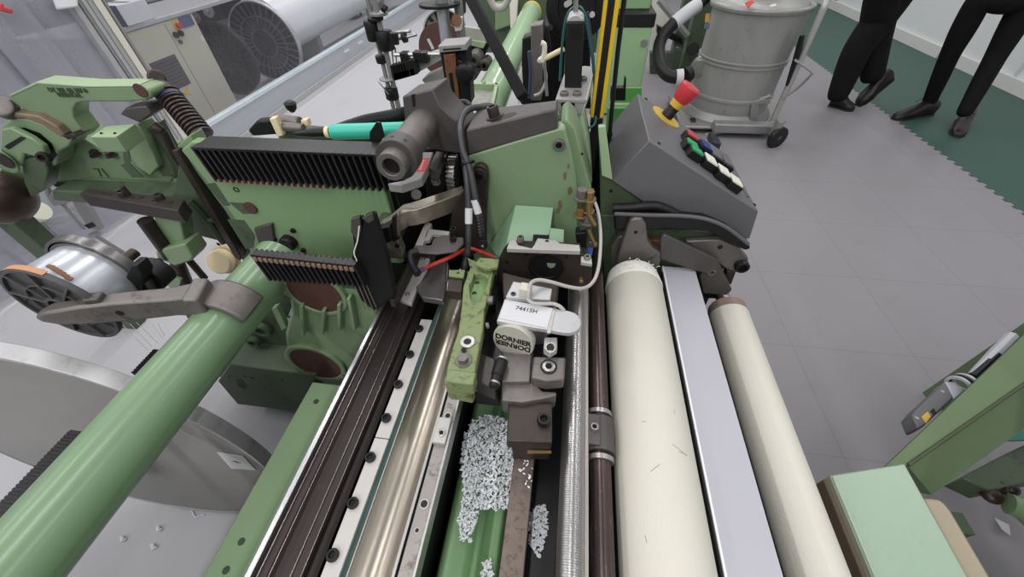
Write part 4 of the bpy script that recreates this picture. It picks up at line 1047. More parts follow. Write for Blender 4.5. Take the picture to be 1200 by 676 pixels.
build('grey_tip', MB().prism(wY(.581, [(424, 256), (436, 249.5), (438, 258), (432, 262)]), (0, .004, 0)), CASTD, t, .001)

# lower green casting with two recesses
YG = .62
t = thing('gear_cover_casting', 'green ribbed gear cover casting with two round brown recesses', 'casting', (-.75, YG, .2))
oc = [(337, 338), (420, 335), (436, 352), (447, 386), (447, 420), (416, 446), (372, 447), (352, 432), (335, 410), (333, 392), (340, 365)]
build('body', MB().prism(wY(YG, oc), (0, .12, 0)), G, t, .012, seg=4)
build('lower_web', MB().prism(wY(YG + .01, [(372, 440), (416, 440), (412, 470), (400, 478), (385, 458)]), (0, .05, 0)), G, t, .004)
def oval(c, rx, rz, y, th): return [V(c.x + rx * math.cos(a) , y, c.z + rz * math.sin(a)) for a in [2 * PI * k / 40 for k in range(40)]]
c = W(371.5, 424, Y=YG); rx = abs(W(345, 424, Y=YG).x - W(398, 424, Y=YG).x) / 2
build('recess_collar', MB().ring(c + V(0, -.012, 0), c + V(0, .01, 0), rx * 1.16, rx * .97, 48), G, t, .003)
rp_ = build('recess', MB().cyl(c + V(0, -.008, 0), c + V(0, -.004, 0), rx, seg=48), RECESS, t); rp_['label'] = 'round brown primed recess'
c = W(371, 341, Y=YG); rx = rx * .86
build('recess_collar', MB().ring(c + V(0, -.012, 0), c + V(0, .01, 0), rx * 1.14, rx * .97, 48), G, t, .003)
rp_ = build('recess', MB().cyl(c + V(0, -.008, 0), c + V(0, -.004, 0), rx, seg=48), RECESS, t); rp_['label'] = 'round brown primed recess'
for p, q in (((357, 352), (359, 387)), ((383, 357), (381, 386)), ((401, 350), (401, 382)), ((412, 343), (419, 380))):
    a_, b_ = W(*p, Y=YG), W(*q, Y=YG)
    build('rib', MB().prism([a_ + V(-.005, 0, 0), a_ + V(.005, 0, 0), b_ + V(.005, 0, 0), b_ + V(-.005, 0, 0)], (0, -.022, 0)), G, t, .003)
build('small_recess', MB().cyl(W(405, 435, Y=YG - .001), W(405, 435, Y=YG + .002), .016), RECESS, t)
build('side_lugs', MB().prism(wY(YG + .02, [(345, 352), (353, 350), (352, 366), (340, 384), (336, 374)]), (0, .04, 0)), GL, t, .003)
for p in ((349, 361), (341.5, 372)):
    c = W(*p, Y=YG + .02); build('lug_hole', MB().cyl(c + V(0, -.001, 0), c, .009), BLK, t)
# dark gear housing behind
t = thing('gear_housing', 'dark shaded green gear housing low between the tube and the ribbed casting', 'housing', (-.85, .75, .1))
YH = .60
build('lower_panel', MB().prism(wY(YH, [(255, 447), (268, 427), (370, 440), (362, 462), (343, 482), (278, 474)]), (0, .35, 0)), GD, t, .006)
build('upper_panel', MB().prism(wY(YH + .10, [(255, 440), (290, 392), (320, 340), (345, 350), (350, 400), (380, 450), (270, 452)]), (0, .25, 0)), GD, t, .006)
for p, r in (((287, 441), .006), ((268.5, 441), .005), ((295, 443), .005), ((331, 445), .005), ((284, 452), .012)):
    c = W(*p, Y=YH); build('hole', MB().cyl(c + V(0, -.001, 0), c, r), BLK, t)
build('gear_slot', MB().prism(wY(YH - .001, [(276, 445), (284, 446), (290, 453), (287, 457), (279, 452)]), (0, .002, 0)), BLK, t)
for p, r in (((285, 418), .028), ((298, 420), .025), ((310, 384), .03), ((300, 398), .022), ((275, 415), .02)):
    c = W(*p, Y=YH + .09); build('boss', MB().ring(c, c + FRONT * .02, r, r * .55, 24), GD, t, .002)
build('edge_rail', MB().prism(wY(YH + .06, [(318, 362), (324, 360), (336, 384), (330, 388)]), (0, .02, 0)), G, t, .002)
build('floor_foot', MB().box(-.95, -.62, .72, .98, 0, .42), GD, t, .004)

# ------------------------------------------------------------------ left diagonal member and big bracket casting
YD = .93
t = thing('diagonal_frame_arm', 'large dark green casting with a diagonal brown rail left of the speckled plate', 'machine frame', (-1.2, YD, .6))
build('casting', MB().prism(wY(YD + .03, [(60, 223), (200, 229), (207, 205), (212, 176), (240, 205), (300, 292), (300, 312), (282, 304), (262, 284), (214, 272), (205, 262), (120, 240), (62, 235)]), (0, .08, 0)), GD, t, .006)
build('light_edge', MB().prism(wY(YD, [(207, 171), (222, 158), (250, 210), (310, 298), (300, 306), (262, 245), (232, 205)]), (0, .05, 0)), G, t, .004)
build('brown_rail', MB().prism(wY(YD - .02, [(200, 177), (207, 176), (282, 300), (281, 306), (275, 302)]), (0, .04, 0)), BRN, t, .003)
build('raised_rim', MB().tube(smooth_path([W(222, 236, Y=YD + .02), W(240, 255, Y=YD + .02), W(262, 285, Y=YD + .02)], 4), .01, 8), GD, t)
build('raised_rim', MB().tube(smooth_path([W(235, 250, Y=YD + .02), W(244, 258, Y=YD + .02), W(258, 257, Y=YD + .02)], 4), .008, 8), GD, t)
for p in ((230, 245), (256, 286), (226, 242)):
    c = W(*p, Y=YD + .03); build('hole', MB().cyl(c + V(0, -.001, 0), c, .007), BLK, t)
MB_ = None
t = thing('cream_cap', 'round cream plastic cap low behind the green frame casting', 'cap', (-1.0, 1.0, .3))
c = W(262, 305, Y=1.05)
build('cap', MB().lathe(c, V(.2, -1, .5), [(0, .052), (.03, .052), (.036, .046)], 32), CREAM, t, .002)
build('stem', MB().cyl(c + V(0, .03, 0), V(c.x, c.y + .05, 0), .012), BRN, t)
build('cap_rim', MB().lathe(c - V(.2, -1, .5).normalized() * .02, V(.2, -1, .5), [(0, .06), (.02, .06)], 32), mat('cream_rim', (206, 180, 132), .5), t, .002)
# slotted dark bracket on green clevis
ZBk = .93
t = thing('slotted_bracket', 'dark brown slotted bar with two bolts on top of a green clamp', 'bracket', (-1.2, .8, .8))
P = wZ(ZBk, [(92, 227), (103, 219.5), (216, 233.5), (208, 247)])
build('bar', MB().prism(P, (0, 0, -.045)), BRN, t, .003)
sl = wZ(ZBk + .0006, [(103, 225), (108, 222.5), (133, 226), (130, 229), (107, 227)])
build('slot', MB().prism(sl, (0, 0, -.001)), BLK, t)
for p in ((180, 234), (200, 236.5), (165, 231)):
    c = W(*p, Z=ZBk + .0008); build('hole', MB().cyl(c, c + V(0, 0, -.001), .0075), BLK, t)
bolts(t, 'bolt', BRN, [W(145, 229, Z=ZBk), W(188, 233, Z=ZBk)], UP, .013, .016)
build('pin', MB().cyl(W(151, 228, Z=ZBk), W(151, 228, Z=ZBk) + V(0, 0, .03), .007), BRN, t, .001)
t = thing('green_clamp_post', 'green clamp on a dark round post under the slotted brown bar', 'clamp', (-1.15, .8, .5))
pt, pb = W(178, 252, Y=.86), W(212, 332, Y=.86)
build('dark_post', MB().cyl(W(170, 258, Y=.84), W(200, 300, Y=.84), .022), BRN, t)
build('upper_web', MB().prism(wY(.85, [(180, 254), (208, 248), (214, 270), (218, 294), (192, 296)]), (0, .05, 0)), G, t, .004)
b = MB(); b.prism(wY(.82, [(182, 296), (190, 292), (216, 286), (227, 301), (224, 306), (205, 312), (184, 303)]), (0, .07, 0)); build('clamp_collar', b, G, t, .006)
bolts(t, 'clamp_screw', BLKM, [W(188, 306, Y=.815)], FRONT, .014, .012)
build('lower_post', MB().cyl(W(208, 308, Y=.86), W(222, 340, Y=.86), .022), BRN, t)
build('lower_post', MB().cyl(W(221, 304, Y=.88), W(240, 326, Y=.88), .012), BRN, t)
build('wing_plate', MB().prism(wY(.83, [(184, 319), (188, 317), (212, 328), (210, 337), (203, 340), (186, 328)]), (0, .012, 0)), G, t, .002)
build('wing_plate', MB().prism(wY(.85, [(194, 312), (208, 316), (208, 326), (196, 322)]), (0, .012, 0)), G, t, .002)

# ------------------------------------------------------------------ upper left machine
YM = 1.02
t = thing('dobby_lever', 'long green cast lever with raised lettering lying across the upper left', 'lever', (-1.5, YM, 1.1))
lv = [(9, 110), (40, 96), (100, 101), (165, 104), (174, 108), (176, 114), (170, 118), (155, 119.5), (126, 121), (100, 119.5), (90, 120), (85, 127), (84, 140), (80, 154), (60, 145), (40, 128), (18, 122), (10, 118)]
build('lever', MB().prism(wY(YM, [(9, 112), (42, 97), (100, 101.5), (164, 101), (174, 104), (178, 109), (178, 114), (172, 118), (150, 119.5), (100, 119.5), (90, 121), (85.5, 128), (86, 138), (100, 156), (92, 164), (78, 160), (60, 150), (35, 132), (12, 120)]), (0, .06, 0)), G, t, .008, seg=3)
build('pale_top_edge', MB().prism(wY(YM - .0015, [(9.5, 111.5), (42, 96), (100, 100.6), (160, 100.3), (160, 102), (100, 102.6), (44, 99), (13, 113.5)]), (0, .0625, 0)), GL, t, .002)
c = W(165, 106, Y=YM)
build('pivot_disc', MB().lathe(c, FRONT, [(0, .019), (.003, .019)], 28), RECESS, t)
ex_ = V(1, 0, 0); m4 = frame(W(79, 106, Y=YM - .002), ex_, UP, FRONT)
lt = build('raised_lettering', MB().text('DT 101 60 107-0', .019, m4, .0012), GD, t)
build('raised_lettering', MB().text('1000NGEL', .019, frame(W(81, 111.5, Y=YM - .002), ex_, UP, FRONT), .0012), GD, t)
t = thing('black_ribbed_bellows', 'dark ribbed rubber bellows leaning down from the end of the green lever', 'bellows', (-1.3, 1.05, 1.0))
p0, p1 = W(184, 95, Y=1.10), W(238, 160, Y=1.02)
d = p1 - p0; pr = [(0, .008), (.004, .022)]; L_ = d.length; s_ = .03; pr += [(.03, .026)]
nr = 13
for k in range(nr):
    a = .04 + (L_ - .04) * k / nr; w_ = (L_ - .04) / nr; pr += [(a, .024), (a + w_ * .25, .034), (a + w_ * .6, .034), (a + w_ * .85, .024)]
pr += [(L_, .024)]
build('bellows', MB().lathe(p0, d, pr, 24), mat('brown_black_rubber', (56, 46, 44), .35, var=.3, vs=20), t)
build('top_eye', MB().lathe(W(184, 92, Y=1.10) , V(.75, -.6, .3), [(-.02, .018), (-.016, .023), (.016, .023), (.02, .018)], 24), BRN, t, .003)
build('blue_ring', MB().lathe(p0.lerp(p1, .3), d, [(0, .0352), (.006, .0352)], 24), mat('dark_blue_ring', (50, 50, 90), .4), t)
t = thing('dobby_casting', 'green cast body with large diagonal web under the lettered lever', 'machine body', (-1.6, 1.05, .8))
bd = [(0, 150), (20, 136), (50, 136), (75, 150), (95, 162), (118, 176), (140, 176), (190, 178), (205, 205), (200, 214), (110, 209), (70, 213), (50, 212), (0, 212)]
build('web', MB().prism(wY(YM + .05, bd), (0, .10, 0)), G, t, .006)
build('web', MB().prism(wY(YM + .055, [(50, 205), (200, 208), (240, 225), (236, 232), (200, 222), (60, 218)]), (0, .06, 0)), G, t, .003)
build('ledge', MB().prism(wY(YM + .048, [(62, 214), (200, 219), (236, 229), (236, 233), (64, 219)]), (0, .012, 0)), BRN, t, .002)
zz_ = 1.10
a_ = wZ(zz_, [(106, 161), (125, 148.5), (159, 145.5), (136, 161)])
build('green_box', MB().prism(a_, (0, 0, -.045)), G, t, .003)
tp_ = build('box_top', MB().prism([p + V(0, 0, .001) for p in a_], (0, 0, -.001)), GL, t)
for p in ((119, 156.5), (135, 156.5)): build('box_hole', MB().cyl(W(*p, Z=zz_ + .001), W(*p, Z=zz_ + .002), .004), BLK, t)
build('brown_wedge', MB().prism(wY(YM + .0, [(140, 134), (146, 127), (170, 124), (178, 134), (163, 144)]), (0, .06, 0)), CASTD, t, .004)
build('box_web', MB().prism(wY(YM + .01, [(136, 161), (160, 145), (172, 160), (186, 195), (176, 206), (160, 195), (150, 180)]), (0, .06, 0)), G, t, .004)
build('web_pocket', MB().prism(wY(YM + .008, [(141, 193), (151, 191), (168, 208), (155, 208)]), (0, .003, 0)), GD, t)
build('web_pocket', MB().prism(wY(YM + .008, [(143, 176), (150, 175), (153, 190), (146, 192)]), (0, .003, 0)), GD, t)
build('dark_side', MB().prism(wY(YM + .03, [(168, 155), (176, 148), (200, 190), (206, 205), (190, 207)]), (0, .06, 0)), GD, t, .003)
b = MB(); b.tube([W(191, 153, Y=YM), W(203, 178, Y=YM), W(212, 192, Y=YM)], .012, 10); build('bolt_shank', b, BRN, t)
bolts(t, 'bolt_head', BRN, [W(188, 153, Y=YM)], V(-.4, -.3, .8), .017, .02)
for p in ((113, 180.5), (131, 181)): build('nut', MB().hexhead(W(*p, Y=YM + .045), V(0, -.3, 1), .014, .014), BRN, t)
build('cast_number', MB().text('71', .05, frame(W(120, 203, Y=YM + .048), ex_, UP, FRONT), .0012), GD, t)
# curved arm with oval opening
arc = []
t = thing('curved_cast_arm', 'curved green cast arm with worn brown top edge at the far left', 'arm', (-1.8, 1.0, .9))
build('arm', MB().prism(wY(YM - .02, [(0, 148), (14, 138), (32, 139), (55, 148), (76, 161), (84, 164), (80, 172), (68, 178), (66, 192), (60, 197), (45, 190), (30, 176), (0, 172)]), (0, .07, 0)), G, t, .006)
build('opening', MB().prism(wY(YM - .022, [(21, 151), (28, 149.5), (46, 156), (60, 168), (66, 182), (60, 190), (52, 184), (46, 172), (35, 164), (23, 158)]), (0, .004, 0)), BLK, t)
build('worn_top', MB().prism(wY(YM - .024, [(8, 138), (14, 132), (44, 136), (66, 148), (76, 158), (72, 161), (50, 147), (30, 139)]), (0, .06, 0)), mat('rubbed_brown_edge', (128, 112, 92), .55, .2, var=.3, vs=40), t, .004)
build('worn_nut', MB().prism(wY(YM - .03, [(73, 160), (84, 156), (90, 160), (80, 164)]), (0, .05, 0)), BRN, t, .002)
build('grey_boss', MB().lathe(W(4, 126, Y=YM - .02), V(.5, -.6, .6), [(-.02, .03), (.012, .03), (.016, .024)], 24), CAST, t, .002)
t = thing('hinged_green_block', 'boxy green clamp block with brown pin and grey side hub at the far left', 'clamp', (-1.8, .95, .85))
YQ = .97
build('block', MB().prism(wY(YQ, [(0, 152), (12, 150), (36, 162), (50, 172), (54, 182), (48, 186), (28, 180), (24, 196), (0, 178)]), (0, .02, 0)), G, t, .005)
build('gap_line', MB().prism(wY(YQ - .002, [(5, 172), (7, 170), (24, 160), (30, 162), (10, 175)]), (0, .004, 0)), OILM if 'OILM' in globals() else BLKM, t)
build('lower_leg', MB().prism(wY(YQ + .01, [(24, 186), (50, 184), (56, 200), (52, 222), (36, 232), (28, 214)]), (0, .05, 0)), GD, t, .005)
bolts(t, 'pin', BRN, [W(51, 183, Y=YQ - .004)], V(.5, -.8, .1), .016, .014)
build('hub', MB().lathe(W(4, 187, Y=YQ - .005), FRONT, [(0, .046), (.008, .046), (.010, .04)], 32), G, t, .002)
build('hub_eye', MB().lathe(W(4, 187, Y=YQ - .016), FRONT, [(0, .03), (.003, .03)], 24), BRN, t)
t = thing('dark_drive_drum', 'big dark brown rounded drum at the left edge below the green clamp block', 'drum', (-1.9, .9, .7))
c = W(2, 232, Y=.95); c2 = c + V(-.35, .12, -.05)
build('drum_stand', MB().box(c.x - .25, c.x - .15, c.y + .03, c.y + .1, 0, c.z - .03), GD, t, .005)
build('drum', MB().lathe(c, V(-1, .25, -.1), [(-.075, .02), (-.06, .06), (-.03, .085), (0, .095), (.3, .10)], 40), mat('dark_brown_drum', (62, 50, 44), .35, .4, var=.3, vs=10), t)
# cone stand below
t = thing('yarn_cone_stand', 'grey folding metal stand with a cream yarn tube on the floor at left', 'stand', (-2.3, 1.3, 0))
YS = 1.45
fp = W(112, 276, Y=YS)
build('cone_tube', MB().lathe(W(18, 257, Y=YS - .05), W(72, 238, Y=YS) - W(18, 257, Y=YS - .05), [(0, .045), (.02, .05), (.17, .055), (.2, .05)], 28), mat('cream_yarn', (222, 222, 204), .8), t)
build('fork', MB().tube([W(52, 212, Y=YS), W(60, 232, Y=YS), W(76, 238, Y=YS)], .014, 8), GALV, t)
build('fork', MB().tube([W(66, 212, Y=YS), W(78, 232, Y=YS)], .012, 8), GALV, t)
build('head', MB().prism(wY(YS - .02, [(58, 226), (72, 222), (82, 232), (76, 240), (62, 242), (56, 234)]), (0, .05, 0)), GALV, t, .006)
build('arm', MB().prism(wY(YS, [(80, 228), (92, 232), (100, 238), (118, 270), (104, 268), (92, 250)]), (0, .03, 0)), GALV, t, .004)
build('arm', MB().tube([W(74, 240, Y=YS), W(98, 268, Y=YS)], .009, 8), GALV, t)
build('slot', MB().prism(wY(YS - .001, [(98, 264), (108, 260), (113, 265), (104, 268)]), (0, .003, 0)), BLK, t)
build('foot', MB().ring(W(112, 275, Y=YS), W(112, 275, Y=YS) + V(0, 0, .015), .03, .018), GALV, t, .002)
build('pink_tag', MB().prism(wY(YS - .02, [(51, 210), (55, 210), (58, 217), (54, 218)]), (0, .004, 0)), mat('pink_mark', (214, 150, 160), .6), t)
build('floor_leg', MB().tube([fp, V(fp.x - .1, fp.y + .1, .0)], .012, 8), GALV, t)
t = thing('floor_rod', 'black bar with raw wood clamps lying low along the left floor', 'bar', (-2.4, 1.2, 0))
g0, g1 = W(0, 286, Z=.08), W(96, 247, Z=.08)
build('bar', MB().tube([g0, g1], .022, 8), BLK, t)
build('thin_rod', MB().tube([W(0, 296, Z=.05), W(60, 264, Z=.06)], .008, 8), BLK, t)
for p in ((47, 264), (88, 246)): build('wood_clamp', MB().obox(W(*p, Z=.10), (.025, 0, 0), (0, .035, 0), (0, 0, .04)), WOOD, t, .003)
build('white_strip', MB().obox(W(66, 256, Z=.10), (.1, .05, 0), (-.012, .024, 0), (0, 0, .02)), PAPER, t, .002)
build('end_clamp', MB().obox(W(4, 290, Z=.08), (.03, .0, 0), (0, .04, 0), (0, 0, .03)), GALV, t, .005)
# ------------------------------------------------------------------ tools lying behind the big separator
t = thing('teal_handled_tool', 'tool with teal cylindrical handle and dark tip lying behind the black separator', 'tool', (-.6, 1.0, 1.12))
YT = .99
a, b_ = W(389, 154.5, Y=YT), W(478, 152, Y=YT); rt = px_len(8.6, a)
build('handle', MB().lathe(a, b_ - a, [(0, rt * .8), (.003, rt), ((b_ - a).length, rt)], 32), TEAL, t)
c = W(345, 157, Y=YT); d = a - c
build('dark_tip', MB().lathe(c, d, [(0, rt * .2), (d.length * .45, rt * .62), (d.length * .8, rt * .66), (d.length, rt * .66)], 24), BLKM, t)
build('cream_ring', MB().lathe(W(383, 155, Y=YT), d, [(0, rt * .75), (.012, rt * .75)], 24), CREAM, t)
build('hook_plate', MB().prism(wY(.93, [(433, 155), (441, 143), (446, 144), (450, 160), (440, 176), (433, 168)]), (0, .006, 0)), BLK, t, .001)
t = thing('corrugated_hose', 'black corrugated hose running into the grey shaft block', 'hose', (-.45, 1.05, 1.1))
pth = smooth_path([W(398, 152, Y=1.06), W(425, 143, Y=1.06), W(450, 138, Y=1.05), W(476, 133, Y=1.04)], 24)
rs = [.0155 + (.0028 if k % 2 else 0) for k in range(len(pth))]
build('hose', MB().tube(pth, rs, 16), RUB, t)
t = thing('grey_guide_roller', 'short grey roller with black knob and cream stick behind the separator', 'roller', (-.9, 1.02, 1.1))
a, b_ = W(324, 141, Y=1.05), W(352, 144, Y=1.05)
build('roller', MB().cyl(a, b_, px_len(7, a)), CAST, t, .002)
build('roller_end', MB().cyl(W(330, 148, Y=1.02), W(356, 150, Y=1.02), px_len(5, a)), CAST, t, .002)
build('knob', MB().lathe(W(343, 131, Y=1.05), V(.1, 0, 1), [(0, .006), (.01, .014), (.024, .017), (.03, .010)], 20), BLK, t)
build('cream_stick', MB().prism(wY(1.0, [(315, 139), (322, 138), (332, 159), (325, 161)]), (0, .02, 0)), CREAM, t, .003)
build('cream_stick', MB().prism(wY(1.03, [(352, 141), (359, 140), (362, 148), (354, 149)]), (0, .02, 0)), CREAM, t, .003)
build('curved_pan', MB().prism(wY(1.02, [(290, 153), (300, 142), (318, 140), (324, 158), (296, 160)]), (0, .03, 0)), BLK, t, .006)
build('support_bar', MB().prism(wY(1.03, [(326, 152), (440, 162), (440, 172), (326, 166)]), (0, .05, 0)), GD, t, .003)

# ------------------------------------------------------------------ bracket and sensor box on the side frame
t = thing('sensor_post', 'grey steel bracket post with bolts on top of the green side frame', 'bracket', (-.0, 1.05, .9))
YPp = 1.02
zt = W(668, 116, Y=YPp).z
build('top_plate', MB().prism(wZ(zt, [(651, 116), (661, 87), (684, 77), (695, 78), (692, 95), (686, 117)]), (0, 0, -.008)), GREYB, t, .001)
build('front_plate', MB().prism(wY(YPp, [(651, 116.5), (686, 117), (681, 134), (655, 133)]), (0, .01, 0)), GREYB, t, .001)
build('front_plate', MB().prism([W(686, 117, Y=YPp), W(681, 134, Y=YPp), W(690, 110, Y=YPp + .14), W(695, 80, Y=YPp + .2)], (.004, 0, 0)), ALU, t)
bolts(t, 'bolt', CAST, [W(661, 111.5, Z=zt), W(676, 111.5, Z=zt), W(683, 94, Z=zt)], UP, .011, .009)
for p in ((660, 122), (671, 123)):
    c = W(*p, Y=YPp); build('hole', MB().cyl(c + V(0, -.001, 0), c, .006), BLK, t)
build('green_upright', MB().prism(wY(YPp + .01, [(650, 133), (682, 133), (690, 170), (694, 215), (664, 170), (655, 150)]), (0, .14, 0)), GL, t, .004)
t = thing('optical_sensor_box', 'tall black box standing on the grey bolted bracket', 'sensor', (.0, 1.1, zt))
YSb = 1.10
bx = wY(YSb, [(663, 26), (685, 25.5), (681, 104), (661.5, 104)])
build('box', MB().prism(bx, (0, .06, 0)), BLK, t, .003)
build('lens', MB().lathe(W(675, 39, Y=YSb), FRONT, [(0, .013), (.002, .013)], 24), BLKM, t)
build('white_cap', MB().prism(wY(YSb, [(664, 26), (667, 20), (672, 17), (678, 17), (683, 21), (685, 25.5)]), (0, .06, 0)), ALU, t, .003)
build('top_rod', MB().cyl(W(674.5, 18, Y=YSb + .03), W(675, -20, Y=YSb + .03), .006), STEEL, t)
t = thing('teal_hose', 'thin teal hose looping over the black sensor box', 'hose', (.0, 1.15, 1.0))
build('hose', MB().tube(smooth_path([W(656, 95, Y=1.2), W(659, 50, Y=1.2), W(664, 20, Y=1.2), W(674, 8, Y=1.2), W(684, 14, Y=1.2), W(691, 45, Y=1.2), W(696, 90, Y=1.18), W(698, 140, Y=1.15), W(690, 150, Y=1.1)], 8), .0036, 8), mat('teal_hose', (40, 100, 100), .4), t)
build('blue_hose', MB().tube(smooth_path([W(688, 14, Y=1.25), W(694, 55, Y=1.24), W(697, 100, Y=1.2)], 8), .004, 8), mat('navy_hose', (40, 56, 90), .4), t)
# black and yellow light curtain bar
t = thing('light_curtain_bar', 'black upright bar with two yellow stripes left of the grey console', 'safety bar', (.077, 1.15, 1.0))
c0 = W(699.5, 138, Y=1.15); wpx = px_len(15, c0)
x0, x1 = c0.x - wpx / 2, c0.x + wpx / 2
build('body', MB().box(x0 + wpx * .2, x1 - wpx * .2, 1.152, 1.19, c0.z, 1.75), BLK, t, .002)
build('yellow_stripe', MB().box(x0, x0 + wpx * .24, 1.15, 1.18, c0.z, 1.75), YELT, t, .001)
build('yellow_stripe', MB().box(x1 - wpx * .3, x1, 1.15, 1.18, c0.z, 1.75), YELT, t, .001)
build('end_cap', MB().box(x0 + .002, x1, 1.148, 1.192, c0.z - .03, c0.z), BLK, t, .003)
build('mount_leg', MB().box(x0 + .006, x1 - .006, 1.155, 1.185, .5, c0.z - .03), BLK, t, .002)
tag(build('thin_black_cable', MB().tube([W(732, -4, Y=1.2), W(724, 60, Y=1.2), W(716, 138, Y=1.2), W(712, 190, Y=1.2)], .0065, 10), BLK, None), 'thin straight black cable hanging right of the yellow striped bar', 'cable')

# ------------------------------------------------------------------ pale pipe, tray, brown slide unit, black strut
v1, v2 = ray(563, 96), ray(601, 104); aL = math.atan(v1.x / -v1.z); aR = math.atan(v2.x / -v2.z)
mid = (aL + aR) / 2; half = abs(aR - aL) / 2; rp = .085; dist = rp / math.sin(half)
px_, pz_ = dist * math.sin(mid), 1.55 - dist * math.cos(mid)
v3 = ray(624, 8); yend = v3.y / -v3.z * (1.55 - pz_ - rp * .6)
t = thing('pale_green_pipe', 'thick shiny pale green pipe running away behind the clamp bar', 'pipe', (px_, 1.5, pz_ - rp))
build('pipe', MB().cyl(V(px_, 1.25, pz_), V(px_, yend, pz_), rp, seg=48), mat('pale_glossy_green', (170, 204, 160), .2, var=.04, coat=.4), t)
build('yellow_end_ring', MB().ring(V(px_, yend - .0, pz_), V(px_, yend + .05, pz_), rp * 1.03, rp * .8, 48), mat('ochre_ring', (206, 176, 70), .5), t)
build('support', MB().box(px_ - .05, px_ + .05, 1.3, 1.4, 0, pz_ - rp * .5), GD, t, .01)
build('support', MB().box(px_ - .05, px_ + .05, yend - .3, yend - .2, 0, pz_ - rp * .5), GD, t, .01)
t = thing('speckled_tray', 'small pale green tray with a speckled grey bottom at the foot of the pipe', 'tray', (-.25, 1.15, 1.0))
ztr = 1.06
build('bottom', MB().prism(wZ(ztr, [(551, 97), (583, 98), (577, 125), (549, 123)]), (0, 0, -.008)), mat('speckled_grey', (150, 150, 142), .4, .3, var=.5, vs=60), t)
build('rim', MB().prism(wZ(ztr + .018, [(550, 95.5), (584, 96.5), (583, 99), (550, 98)]), (0, 0, -.026)), GL, t, .001)
build('rim', MB().prism(wZ(ztr + .018, [(580, 97), (584, 97), (578, 126), (574, 126)]), (0, 0, -.026)), GL, t, .001)
build('knob', MB().ball(W(567, 97, Z=ztr + .02), .007), GL, t)
build('tray_stem', MB().cyl(W(566, 110, Z=ztr - .008), V(*W(566, 110, Z=ztr)[:2], .85), .02), GD, t)
t = thing('slide_unit', 'upright slide unit with rusty brown bar and round black knob', 'slide unit', (-.4, 1.25, .9))
YSu = 1.2
build('back_frame', MB().prism(wY(YSu + .02, [(514, 54), (547, 53), (552, 122), (526, 124)]), (0, .06, 0)), BLK, t, .003)
build('brown_bar', MB().prism(wY(YSu, [(519.5, 64), (533, 63), (539, 120), (527, 122)]), (0, .02, 0)), RUST, t, .002)
build('bar_slot', MB().prism(wY(YSu - .001, [(526, 86), (530, 85), (533, 108), (529, 108)]), (0, .002, 0)), BLK, t)
build('top_plate', MB().prism(wY(YSu - .005, [(513, 54), (545, 51.5), (547, 59), (515.5, 62)]), (0, .08, 0)), GREYB, t, .002)
build('top_slot', MB().prism(wY(YSu - .006, [(519, 57.5), (540, 55.8), (540, 57.6), (519, 59.3)]), (0, .002, 0)), BLK, t)
c = W(544.5, 86, Y=YSu - .01)
build('black_knob', MB().lathe(c, FRONT, [(-.03, .026), (0, .028), (.008, .026), (.012, .02), (.013, .012)], 28), BLK, t, .001)
build('black_plate', MB().prism(wY(YSu, [(536, 70), (550, 76), (552, 122), (540, 124)]), (0, .02, 0)), BLK, t, .002)
tag(build('black_strut', MB().tube([W(549.5, -6, Y=1.45), W(613, 114, Y=1.2)], [.022, .022], 4), BLK2, None, .002), 'long black square strut slanting in front of the pale green pipe', 'strut')

# ------------------------------------------------------------------ twin clamp rods
t = thing('twin_clamp_rods', 'pair of grey upright rods with black clamps at the top left of centre', 'rod stand', (-.85, 1.7, 0))
YR1 = 1.7
for p, q, r in (((436, -8), (467, 124), .011), ((427, -8), (462, 124), .009)):
    a, b_ = W(*p, Y=YR1), W(*q, Y=YR1)
    a.x = b_.x = (a.x + b_.x) / 2
    build('rod', MB().cyl(V(b_.x, YR1, 0), V(b_.x, YR1, a.z + .1), r, seg=20), GALV, t)
def clamp(p, w, h, m_=BLK):
    c = W(*p, Y=YR1); build('clamp', MB().lathe(c - V(0, 0, h / 2), UP, [(0, w * .6), (h * .1, w * .68), (h * .9, w * .68), (h, w * .6)], 20), m_, t, .002)
clamp((440, 22), .045, .012); clamp((436, 36), .038, .07); clamp((451, 47), .05, .07); clamp((447, 69), .034, .03); clamp((455, 92), .055, .008, GALV); clamp((459, 109), .042, .05)
clamp((444, 16), .05, .012, GALV)
for p, q in (((448, 8), (453, 12)), ((460, 38), (461, 50)), ((462, 38), (464, 52))): build('black_lug', MB().cyl(W(p[0], p[1], Y=YR1 - .03), W(q[0], q[1], Y=YR1 - .03), .014), BLK, t, .003)
build('pin', MB().cyl(W(462, 38, Y=YR1), W(481, 36.5, Y=YR1), .006), STEEL, t)
build('pin', MB().cyl(W(462, 47, Y=YR1), W(488, 40.5, Y=YR1), .006), STEEL, t)
build('pin_nut', MB().cyl(W(472, 44.5, Y=YR1), W(476, 43.5, Y=YR1), .018), BLK, t)
build('brake_wire', MB().tube([W(443, 95, Y=YR1), W(455, 110, Y=YR1 - .05)], .003, 6), STEEL, t)
for p, q in (((459, 55), (461, 75)), ((463, 55), (465, 75))): build('wire', MB().tube([W(*p, Y=YR1), W(*q, Y=YR1)], .003, 6), STEEL, t)
t = thing('chain_guide', 'small black toothed chain guide on a silver chute beside the twin rods', 'guide', (-.75, 1.6, .8))
b = MB()
a, b_ = W(463, 84, Y=1.6), W(487, 77, Y=1.6)
for k in range(9): p = a.lerp(b_, k / 8); b.obox(p, (.008, 0, 0), (0, .02, 0), (0, 0, .025))
b.obox((a + b_) / 2 - V(0, 0, .015), (b_ - a) / 2, (0, .02, 0), (0, 0, .012)); build('chain', b, BLK, t)
